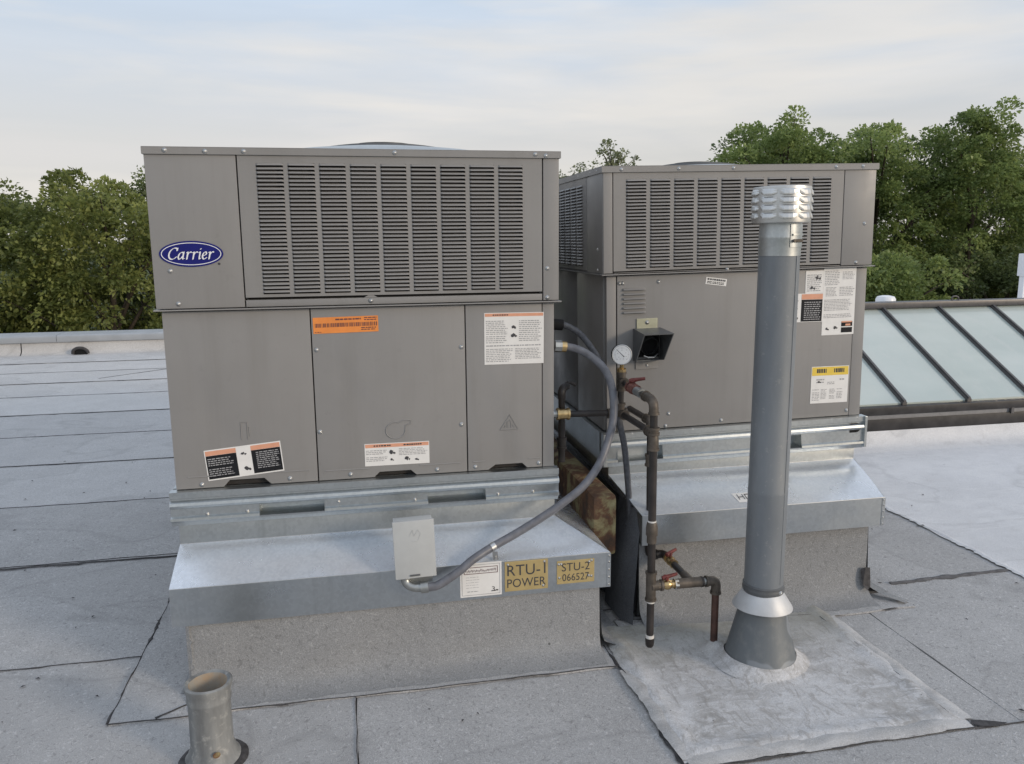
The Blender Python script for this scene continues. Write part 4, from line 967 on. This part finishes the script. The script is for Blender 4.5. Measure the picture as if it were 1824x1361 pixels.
def valve(p, d, hd, hl, mat_body='brass', r=.0150):
    p, d, hd, hl = Vector(p), Vector(d).normalized(), Vector(hd).normalized(), Vector(hl).normalized()
    r *= .80; v = MB(); v.tube([p - d * .030, p + d * .030], r, 16); v.tube([p - d * .032, p - d * .022], r * 1.30, 8); v.tube([p + d * .022, p + d * .032], r * 1.30, 8); v.tube([p - d * .013, p - d * .004, p + d * .004, p + d * .013], [r, r * 1.35, r * 1.35, r], 16)
    o = v.build('valve', mat_body, gp, 40, base=GC)
    h = MB(); h.tube([p, p + hd * .028], .0046, 10); q = p + hd * .026
    s_ = hl.cross(hd).normalized()
    h.tube([q - hl * .016, q - hl * .005 + hd * .001, q + hl * .011 + hd * .003, q + hl * .034 + hd * .005], [.0070, .0078, .0060, .0048], 10, True, 3); h.tube([q - s_ * .011 - hl * .003, q + s_ * .011 - hl * .003], .0050, 8)
    h.build('handle', 'red_handle', o, 50, base=GC)
    return o
valve((1.484, -.216, .2445), (1, 0, 0), (-.1, -.12, 1), (1, 0, .12))
fit('tee', [[(RX, RY, .198), (RX, RY, .292)], [(RX, RY, .2445), (RX + .038, RY, .2445)]], .0202)
pipe((RX, RY, .190), (RX, RY, .203), .0160, 'white_tape', 'thread_tape')
pipe((RX, RY, .066), (RX, RY, .205)); pipe((RX, RY, .066), (RX, RY, .082), .0172, 'white_tape', 'thread_tape')
MB().lathe((RX, RY, 0), [(.0005, .040), (.0095, .041), (.0134, .047), (.0144, .066), (.0144, .072)], 12).build('pipe_cap', 'black_iron', gp, 40, base=GC)
pipe((RX, RY, .285), (RX - .002, RY, .705), .0156)
MB().lathe((RX - .001, RY, 0), [(.0125, .385), (.0152, .388), (.0152, .408), (.0182, .412), (.0182, .436), (.0165, .446), (.0152, .452), (.0125, .455)], 14).build('union', 'fitting_iron', gp, 40, base=GC)
pipe((RX - .001, RY, .452), (RX - .001, RY, .459), .0168, 'white_tape', 'thread_tape')
fit('elbow', [[(RX - .002, RY, .682), (RX - .002, RY, .716), (RX - .003, RY + .012, .733), (RX - .003, RY + .042, .734)], [(RX - .002, RY, .730), (RX - .002, RY, .752)]], .0202)
pipe((RX - .003, RY + .030, .734), (RX, .085, .731), .0138)
fit('tee', [[(RX + .002, .060, .731), (RX, .100, .731)], [(RX - .045, .100, .731), (RX + .022, .100, .731)], [(RX, .100, .731), (RX, .100, .765)]], .0192)
pipe((1.195, .100, .738), (RX - .03, .100, .732), .0140)
fit('union', [[(1.208, .100, .738), (1.250, .100, .737)]], .0235, 'brass', True, 8); pipe((1.188, .100, .738), (1.212, .100, .738), .0165, 'zinc_fitting', 'nipple')
pipe((1.232, .128, .800), (1.232, .128, .565), .0150); fit('coupling', [[(1.232, .128, .612), (1.232, .128, .650)]], .0195, 'black_iron'); 
fit('elbow', [[(1.232, .128, .785), (1.232, .128, .806), (1.240, .138, .818), (1.256, .150, .824)]], .0175, 'black_iron', False)
m = MB(); m.tube([(1.250, .146, .824), (1.262, .146, .836), (1.285, .146, .826)], .006, 8, True, 3); m.build('lever', 'black_iron', gp, 50, base=GC)
pipe((1.232, .128, .738), (1.232, .105, .738), .014)
pipe((RX, .100, .755), (RX + .002, .100, .862), .0135)
fit('tee', [[(RX + .002, .100, .808), (RX + .002, .100, .872)], [(RX + .002, .100, .840), (RX + .002, .064, .840)]], .0190)
valve((RX - .003, -.030, .8385), (0, -1, 0), (.15, 0, 1), (.9, -.5, .1), 'rusty_red', .0175)
pipe((RX + .001, .070, .840), (RX - .005, -.150, .837), .0130)
pipe((RX - .006, -.072, .838), (RX - .006, -.120, .838), .0190, 'zinc_fitting', 'nipple')
fit('elbow', [[(RX - .006, -.150, .837), (RX - .006, -.195, .836), (RX - .004, -.214, .822), (RX - .003, -.216, .792)]], .0190, 'fitting_iron')
pipe((RX - .003, RY, .800), (RX - .002, RY, .745), .0150)
MB().tube([(RX + .002, .100, .868), (RX + .002, .098, .884)], .0160, 8).build('hex_nut', 'brass', gp, 30, base=GC); pipe((RX + .002, .099, .880), (RX + .001, .090, .905), .0095, 'brass', 'nipple')
# gauge facing the roof hatch side
gd_ = Vector((-.16, -.97, .06)).normalized(); gc = Vector((1.424, .082, .934))
ga = MB().tube([gc + gd_ * -.012, gc + gd_ * .010, gc + gd_ * .0125], [.0325, .0335, .0325], 32).build('gauge', 'black', gp, 40, base=GC)
gu = Vector((0, 0, 1)); gu = (gu - gd_ * gu.dot(gd_)).normalized(); gr = gu.cross(gd_).normalized() * -1
if gr.x < 0: gr = -gr
def gpt(a, b_, k): return tuple(gc + gr * a + gu * b_ + gd_ * k)
m = MB(); n = 40; m.v = [gpt(.0305 * math.cos(6.2832 * k / n), .0305 * math.sin(6.2832 * k / n), .0130) for k in range(n)]; m.f = [tuple(range(n))]; m.build('dial', 'glass_dial', ga, base=GC)
m = MB()
for i in range(2):
    pass
ring = [Vector(gpt(.0320 * math.cos(6.2832 * k / n), .0320 * math.sin(6.2832 * k / n), .0130)) for k in range(n + 1)]
m.tube(ring, .0019, 8, False); m.build('bezel', 'aluminium', ga, 60, base=GC)
m = MB()
for k in range(31):
    a = R(225 - k * 9); r0 = .0215 if k % 5 else .0195
    ca, sa = math.cos(a), math.sin(a); wv = .0004 if k % 5 else .0007
    m.add([gpt(r0 * ca - wv * sa, r0 * sa + wv * ca, .0133), gpt(r0 * ca + wv * sa, r0 * sa - wv * ca, .0133), gpt(.025 * ca + wv * sa, .025 * sa - wv * ca, .0133), gpt(.025 * ca - wv * sa, .025 * sa + wv * ca, .0133)], [(0, 1, 2, 3)])
for a, b_ in ((-.006, -.014), (.005, -.014), (-.014, .004), (.013, .006), (0, .015), (-.010, -.008), (.014, -.006)): m.add([gpt(a - .0016, b_ - .001, .0133), gpt(a + .0016, b_ - .001, .0133), gpt(a + .0016, b_ + .001, .0133), gpt(a - .0016, b_ + .001, .0133)], [(0, 1, 2, 3)])
m.build('scale_marks', 'grey_ink', ga, base=GC)
m = MB(); m.add([gpt(.006, -.0085, .0137), gpt(.0035, -.0045, .0137), gpt(-.0175, .0165, .0137), gpt(-.0185, .0180, .0137), gpt(-.0165, .0170, .0137), gpt(.0050, -.003, .0137), gpt(.009, -.006, .0137)], [(0, 6, 5, 4, 3, 2, 1)]); m.build('needle', 'ink', ga, base=GC)
# second riser behind, feeding the right unit
pipe((1.518, .030, .255), (1.512, .030, .690), .0150); fit('coupling', [[(1.513, .030, .560), (1.513, .030, .600)]], .0195, 'fitting_iron')
fit('elbow', [[(1.512, .030, .672), (1.512, .032, .700), (1.512, .045, .712), (1.512, .075, .714)]], .0185); pipe((1.512, .06, .714), (1.512, .236, .714), .0140)
fit('elbow', [[(1.518, .030, .285), (1.519, .030, .256), (1.527, .030, .243), (1.545, .030, .242)]], .0195, 'black_iron'); pipe((1.540, .030, .242), (1.560, .028, .242), .0150)
fit('elbow', [[(1.548, .030, .242), (1.566, .026, .242), (1.5695, -.002, .242)]], .0185, 'black_iron', False)
valve((1.5695, -.036, .242), (0, -1, 0), (-.15, .1, 1), (.9, .5, .05), 'brass', .0150)
pipe((1.569, -.060, .242), (1.567, -.205, .243), .0150); fit('branch_collar', [[(1.568, -.150, .2425), (1.567, -.212, .243)]], .0180, 'fitting_iron', False)

# ------------------------------------------------------------------ vent pipe
VC = Vector((1.757, -.315, 0)); vp = empty('vent_pipe', VC); tag(vp, 'tall grey metal vent pipe with a bright louvered cap', 'vent pipe')
MB().lathe(VC, [(.113, .020), (.1085, .030), (.0640, .212), (.0595, .232)], 40, .004, 3).build('base_cone', 'cone_metal', vp, 60, base=VC)
MB().lathe(VC, [(.150, .010), (.136, .017), (.122, .030), (.112, .036), (.108, .040)], 40, .016, 4).build('sealant_bead', 'pad_coating', vp, 70, base=VC)
MB().lathe(VC, [(.0905, .197), (.0905, .199), (.0600, .246), (.0575, .249)], 44, .012, 9).build('storm_collar', 'collar_metal', vp, 60, base=VC)
MB().lathe(VC, [(.0600, .243), (.0628, .249), (.0628, .258), (.0605, .262), (.0620, .268), (.058, .272)], 40, .008, 6).build('collar_clamp', 'dark_grey_plastic', vp, 50, base=VC)
screw_p = screw((1.757 + .026, -.315 - .058, .256), vp, .9); screw_p.location = Vector((.026, -.058, .256))
MB().lathe(VC, [(.0582, .24), (.0580, .56), (.0586, .565), (.0576, .572), (.0570, 1.268), (.0580, 1.272), (.0580, 1.276)], 44).build('pipe', 'vent_metal', vp, 60, base=VC)
m = MB(); a = R(-62); m.box(-.0028, .0028, -.0006, .0012, .28, 1.262); m.v = [(VC.x + math.cos(a) * (.0578 + v[1]) - math.sin(a) * v[0], VC.y + math.sin(a) * (.0578 + v[1]) + math.cos(a) * v[0], v[2]) for v in m.v]; m.build('lock_seam', 'vent_metal', vp, base=VC)
MB().lathe(VC, [(.0584, 1.262), (.0586, 1.31), (.0590, 1.3125), (.0586, 1.315), (.0580, 1.36)], 44, .002, 2).build('collar', 'galvanised_dull', vp, 60, base=VC)
m = MB()
for a0, a1, z0, z1, rr_ in ((R(-92), R(-40), 1.286, 1.350, .0605), (R(-86), R(-46), 1.318, 1.324, .0645)):
    k = 8; m2 = []
    for i in range(k + 1):
        a = a0 + (a1 - a0) * i / k; m2 += [(VC.x + rr_ * math.cos(a), VC.y + rr_ * math.sin(a), z0), (VC.x + rr_ * math.cos(a), VC.y + rr_ * math.sin(a), z1)]
    m.add(m2, [(2 * i, 2 * i + 2, 2 * i + 3, 2 * i + 1) for i in range(k)])
m.build('collar_tab', 'galvanised', vp, 60, base=VC)
m = MB()
for a in (-82, -74, -68, -62, -57): m.tube([(VC.x + .060 * math.cos(R(a)), VC.y + .060 * math.sin(R(a)), 1.304), (VC.x + .068 * math.cos(R(a)), VC.y + .068 * math.sin(R(a)), 1.304)], .0045, 8)
m.build('clamp_bolt', 'fitting_iron', vp, 40, base=VC)
cap = MB().lathe(VC, [(.050, 1.352), (.0795, 1.354), (.0800, 1.358), (.0795, 1.448), (.0785, 1.453), (.070, 1.454), (.001, 1.458)], 48, .003, 8).build('cap', 'aluminium', vp, 40, base=VC)
lm = MB(); na = 5; wa = R(36.5); h_ = .0165
for i in range(na):
    a = -wa / 2 + wa * i / (na - 1); e_ = 1 if 0 < i < na - 1 else 0
    for (o_, z) in ((.0002, 0), (.0028 * e_ + .0004, -.004), (.0050 * e_ + .0006, -h_ * .80 + (.004 if not e_ else 0)), (.0050 * e_ + .0006, -h_ + (.004 if not e_ else 0)), (.0004, -h_ + (.004 if not e_ else 0))):
        r = .0795 + o_; lm.v.append((r * math.cos(a), r * math.sin(a), z))
for i in range(na - 1):
    for j in range(4): lm.f.append((i * 5 + j, i * 5 + j + 1, (i + 1) * 5 + j + 1, (i + 1) * 5 + j))
lv = None
for row in range(4):
    for k in range(9):
        a = R(-109 + k * 40 + 3); loc = (0, 0, 1.446 - row * .0215)
        if lv is None: lv = lm.build('cap_louver', 'aluminium', cap, None, base=ZERO); lv.location = loc; lv.rotation_euler = (0, 0, a)
        else: copyob(lv, loc, cap, (0, 0, a))

# ------------------------------------------------------------------ stub pipe, front left
SCn = Vector((.152, -.462, 0)); st = empty('vent_stub', SCn); tag(st, 'short open weathered lead-wrapped pipe stub in the front left corner', 'pipe stub')
MB().lathe(SCn, [(.076, .006), (.071, .012), (.062, .022), (.0585, .034), (.0575, .037), (.0535, .045), (.0525, .10), (.0520, .166), (.0545, .172), (.0552, .178), (.0535, .183), (.0555, .200), (.0590, .210), (.0595, .217), (.0540, .2205), (.0470, .216)], 44, .012, 5).build('lead_sleeve', 'stub_metal', st, 60, base=SCn)
MB().lathe(SCn, [(.0470, .216), (.0410, .200), (.0350, .165), (.0330, .10), (.001, .09)], 44, .012, 5).build('inner_lining', 'stub_rust', st, 60, base=SCn)
MB().lathe(SCn, [(.085, .004), (.080, .010), (.070, .013), (.064, .012)], 36, .02, 7).build('sealant_bead', 'tar', st, 60, base=SCn)
m = MB(); pts = [(math.radians(-72) + .16 * math.cos(k * .7), .036 + .0085 * math.sin(k * .7)) for k in range(9)]
m.add([(SCn.x + .0612 * math.cos(a), SCn.y + .0612 * math.sin(a), z + .012) for a, z in pts], [tuple(range(9))]); m.build('rust_spot', 'rusty_steel', st, base=SCn)

# ------------------------------------------------------------------ skylight
SX = [3.032 + .47 * i for i in range(12)]; x0, x1 = SX[0], SX[-1]
SB = Vector(((x0 + x1) / 2, 2.97, 0)); sk = empty('ridge_skylight', SB); tag(sk, 'long ridge skylight of frosted glass panes in dark metal bars', 'skylight')
YE, ZE, YR, ZR = 2.0, .262, 2.97, .792; sl = (ZR - ZE) / (YR - YE)
for sgn in (1, -1):
    yy = (lambda y: y) if sgn == 1 else (lambda y: 2 * YR - y)
    for a, b_ in zip(SX, SX[1:]):
        m = MB(); q = [(a + .012, yy(YE + .01), ZE + .005), (b_ - .012, yy(YE + .01), ZE + .005), (b_ - .012, yy(YR - .02), ZR - .010), (a + .012, yy(YR - .02), ZR - .010)]
        m.add(q + [(x, y, z - .012) for x, y, z in q], [(0, 1, 2, 3), (7, 6, 5, 4), (0, 4, 5, 1), (1, 5, 6, 2), (2, 6, 7, 3), (3, 7, 4, 0)]); m.build('glass_pane', 'glass_frosted', sk, base=SB)
    for x in SX:
        m = MB()
        for (hw, d0, d1) in ((.015, -.02, .012), (.008, .012, .024)):
            A = [(x - hw, yy(YE - .01), ZE + d0), (x + hw, yy(YE - .01), ZE + d0), (x + hw, yy(YE - .01), ZE + d1), (x - hw, yy(YE - .01), ZE + d1)]
            B = [(p[0], yy(YR), p[2] + (ZR - ZE) + .005) for p in A]; m.add(A + B, [(0, 1, 2, 3), (7, 6, 5, 4), (0, 4, 5, 1), (1, 5, 6, 2), (2, 6, 7, 3), (3, 7, 4, 0)])
        m.build('glazing_bar', 'skylight_frame', sk, base=SB)
    ya, yb = sorted((yy(YE - .045), yy(YE + .03)))
    MB().box(x0 - .05, x1 + .05, ya, yb, .205, .256, .004).build('sill_frame', 'skylight_sill', sk, 30, base=SB)
    ya, yb = sorted((yy(YE - .030), yy(YE + .03)))
    MB().box(x0 - .05, x1 + .05, ya, yb, .176, .2055).build('sill_strip', 'skylight_strip', sk, base=SB)
    ya, yb = sorted((yy(YE - .042), yy(YE + .03)))
    MB().box(x0 - .05, x1 + .05, ya, yb, .098, .1765, .003).build('sill_frame', 'skylight_sill', sk, 30, base=SB)
    m = MB(); m.profx([(yy(1.80), .006), (yy(1.88), .014), (yy(1.925), .032), (yy(1.95), .070), (yy(1.956), .105), (yy(2.03), .108)], x0 - .08, x1 + .08); m.build('upstand_flashing', 'felt_coated', sk, 40, base=SB)
MB().box(x0 - .05, x1 + .05, YR - .055, YR + .055, ZR - .012, ZR + .034, .008).build('ridge_cap', 'skylight_frame', sk, 30, base=SB)
for x in (x0 - .03, x1 + .03):
    MB().add([(x, YE, .1), (x, YE, ZE), (x, YR, ZR), (x, 2 * YR - YE, ZE), (x, 2 * YR - YE, .1)], [(0, 1, 2, 3, 4)]).build('gable_end', 'skylight_frame', sk, base=SB)
MB().box(4.73, 4.75, YE - .048, YE - .03, .172, .210).build('clip', 'skylight_frame', sk, base=SB)
m = MB(); m.tube([(5.06, YR, ZR + .03), (5.065, YR, ZR + .058), (5.09, YR, ZR + .064), (5.115, YR, ZR + .055), (5.12, YR, ZR + .03)], .006, 8, True, 4); m.build('lifting_loop', 'skylight_frame', sk, 50, base=SB)

c = Vector((6.11, 5.2, 0)); o = empty('roof_vent', c); tag(o, 'small white round capped vent poking up behind the skylight ridge', 'roof vent')
MB().lathe(c, [(.055, .0), (.055, .60)], 24).build('pipe', 'vent_metal', o, 60, base=c)
MB().lathe(c, [(.098, .52), (.10, .53), (.10, .655), (.085, .683), (.04, .694), (.001, .696)], 28).build('cap', 'emblem_white', o, 40, base=c)
c = Vector((8.93, 6.4, 0)); o = empty('roof_post', c); tag(o, 'pale square post at the right edge, beyond the skylight', 'post')
MB().box(8.89, 8.97, 6.36, 6.44, -.005, .98, .006).build('post', 'emblem_white', o, 30, base=c)
MB().box(8.87, 8.99, 6.34, 6.46, .80, 1.08, .006).build('sleeve', 'emblem_white', o, 30, base=c)

# ------------------------------------------------------------------ trees
def tree(name, label, x, y, zlow, ztop, rx, ry, nclump, per, mat, seed, leaf=.098, airy=0.0, gz=-5.0):
    g_ = np.random.default_rng(seed); root = empty(name, (x, y, gz)); tag(root, label, 'tree', 'trees beyond the roof edge')
    zc = (zlow + ztop) / 2; rz = (ztop - zlow) / 2
    # clump centres, mostly in the outer shell
    d = g_.normal(size=(nclump, 3)); d /= np.linalg.norm(d, axis=1)[:, None]
    rad = g_.uniform(.45 if airy == 0 else .2, 1.0, nclump) ** .45
    wob = 1 + .09 * np.sin(d[:, 0] * 5 + seed) * np.cos(d[:, 2] * 4 + seed * 2) + g_.uniform(-.10, .05, nclump)
    if airy == 0: d = d / ((np.abs(d) ** 3.2).sum(1) ** (1 / 3.2))[:, None]
    C = np.stack([d[:, 0] * rx, d[:, 1] * ry, d[:, 2] * rz], 1) * (rad * wob)[:, None]
    cr = g_.uniform(.22, .50, nclump) * (rx / 2.3) ** .5 * (1 - .35 * airy); cs = g_.uniform(0, 1, nclump)
    n = nclump * per; ci = np.repeat(np.arange(nclump), per)
    dd = g_.normal(size=(n, 3)); dd /= np.linalg.norm(dd, axis=1)[:, None]
    fl_ = g_.uniform(0, 1, n) < .6; dd[fl_, 2] = np.abs(dd[fl_, 2])
    rr2 = g_.uniform(.15, 1, n) ** (.5 if airy == 0 else .7)
    P = C[ci] + dd * (rr2 * cr[ci])[:, None] * np.array([1.1, 1.1, .75])
    P[:, 2] -= .30 * cr[ci] * (dd[:, 0] ** 2 + dd[:, 1] ** 2) * rr2       # branches droop towards their ends
    outw = C[ci] / np.array([rx, ry, rz]); outw = outw * .7 + dd * .8 + np.array([0, 0, -.35]) + g_.normal(size=(n, 3)) * .45
    ax = outw / np.linalg.norm(outw, axis=1)[:, None]
    nrm = dd * .6 + np.array([0, 0, .8]) + g_.normal(size=(n, 3)) * .55
    sd_ = np.cross(ax, nrm); sd_ /= np.linalg.norm(sd_, axis=1)[:, None] + 1e-9; nn = np.cross(sd_, ax)
    L = leaf * g_.uniform(.6, 1.35, n); Wd = L * g_.uniform(.26, .42, n)
    V = np.empty((n, 4, 3)); V[:, 0] = P; V[:, 1] = P + ax * (L * .45)[:, None] + sd_ * Wd[:, None] + nn * (L * .10)[:, None]
    V[:, 2] = P + ax * L[:, None] - np.array([0, 0, 1]) * (L * .18)[:, None]; V[:, 3] = P + ax * (L * .45)[:, None] - sd_ * Wd[:, None] + nn * (L * .10)[:, None]
    V += np.array([0, 0, zc - gz])
    me = bpy.data.meshes.new('crown'); me.vertices.add(4 * n); me.vertices.foreach_set('co', V.reshape(-1).astype(np.float32))
    me.loops.add(4 * n); me.loops.foreach_set('vertex_index', np.arange(4 * n, dtype=np.int32)); me.polygons.add(n)
    me.polygons.foreach_set('loop_start', np.arange(0, 4 * n, 4, dtype=np.int32)); me.update(calc_edges=True)
    sh_ = np.clip(.62 * cs[ci] + .38 * g_.uniform(0, 1, n), 0, 1)
    at = me.attributes.new('shade', 'FLOAT', 'FACE'); at.data.foreach_set('value', sh_.astype(np.float32))
    me.materials.append(MATS[mat]); o = bpy.data.objects.new('crown', me); COL.objects.link(o); o.parent = root
    m = MB(); H = zc - gz
    m.tube([(0, 0, -.05), (.05, .02, H * .35), (-.04, 0, H * .75), (0, 0, H + rz * .55)], [.20, .15, .11, .03], 10, True, 5)
    idx = np.argsort(-rad)[: (26 if airy == 0 else nclump)]
    for k in idx:
        e = Vector(C[k]) + Vector((0, 0, H)); b0 = Vector((0, 0, min(max(H * .35, e.z - math.hypot(e.x, e.y) * .9 - .3), H + rz * .3)))
        mid = b0.lerp(e, .5) + Vector((0, 0, .12 * (e - b0).length)); m.tube([b0, mid, e], [.055, .032, .010] if airy == 0 else [.022, .012, .004], 6, True, 3)
    m.build('trunk', 'trunk_bark', root, 60, base=ZERO)
    return root
T = [('broadleaf_tree', 'olive green broadleaf tree at the left edge of the photo', -7.9, 17.6, -4.0, 2.45, 2.3, 1.9, 380, 175, 'leaf_olive', 1),
     ('broadleaf_tree', 'bushy olive tree just left of the emblem unit', -4.7, 17.4, -4.0, 2.72, 2.2, 2.0, 400, 175, 'leaf_olive', 2),
     ('broadleaf_tree', 'darker tree whose top peeks above the olive one beside the left unit', -4.4, 20.6, -3.0, 3.25, 1.7, 1.6, 170, 120, 'leaf_dark', 3),
     ('broadleaf_tree', 'dark tree behind the one at the left edge', -9.0, 21.0, -3.0, 2.65, 2.4, 1.7, 170, 120, 'leaf_dark', 4),
     ('broadleaf_tree', 'low tree behind the left unit', -1.4, 18.5, -4.4, 1.6, 1.9, 1.8, 110, 90, 'leaf_green', 5),
     ('broadleaf_tree', 'bushy bright green tree above the right unit', 11.95, 18.0, -3.6, 4.12, 2.15, 1.9, 430, 175, 'leaf_green', 6),
     ('broadleaf_tree', 'green tree just right of the right unit', 15.1, 18.3, -3.8, 4.25, 2.0, 1.9, 430, 175, 'leaf_green', 7),
     ('broadleaf_tree', 'tallest green tree above the skylight', 17.7, 17.7, -3.8, 4.50, 1.75, 1.8, 430, 175, 'leaf_green', 8),
     ('broadleaf_tree', 'dark green tree at the right edge of the photo', 21.2, 19.6, -3.6, 3.9, 2.3, 2.0, 330, 175, 'leaf_dark', 9),
     ('broadleaf_tree', 'low green tree in front of the others, just right of the right unit', 13.2, 15.2, -4.4, .9, 1.9, 1.3, 230, 175, 'leaf_green', 10),
     ('broadleaf_tree', 'low dark tree above the skylight ridge at the right', 16.9, 15.3, -4.4, 1.1, 1.9, 1.3, 230, 175, 'leaf_dark', 11)]
T += [('broadleaf_tree', 'leafy green tree filling in behind the two beside the right unit', 13.6, 20.0, -3.8, 4.25, 2.0, 1.6, 330, 175, 'leaf_green', 31)]
T += [('broadleaf_tree', lb_, x_, 24.0, -4.5, z_, 2.6, 1.6, 150, 120, 'leaf_dark', sd_) for lb_, x_, z_, sd_ in (
    ('far dark tree in the gap right of the right unit, behind the green trees', 16.5, 3.6, 21), ('far dark tree behind the tallest green tree', 20.5, 4.0, 22), ('far dark tree rising at the top right, behind all others', 25.0, 4.6, 23),
    ('far dark tree at the left edge, behind the olive trees', -10.5, 1.9, 24), ('far dark tree between the two olive trees at the left', -6.2, 2.0, 25))]
for a in T: tree(*a)
tree('airy_tree', 'sparse thin-leaved treetop peeking between the two units', 7.35, 18.2, 1.2, 3.72, 1.0, .7, 130, 34, 'leaf_pale', 12, .085, 1.0)
tree('airy_tree', 'wispy small treetop beside the right edge of the left unit', 6.1, 18.4, 1.2, 3.30, .62, .5, 70, 30, 'leaf_pale', 13, .085, 1.0)
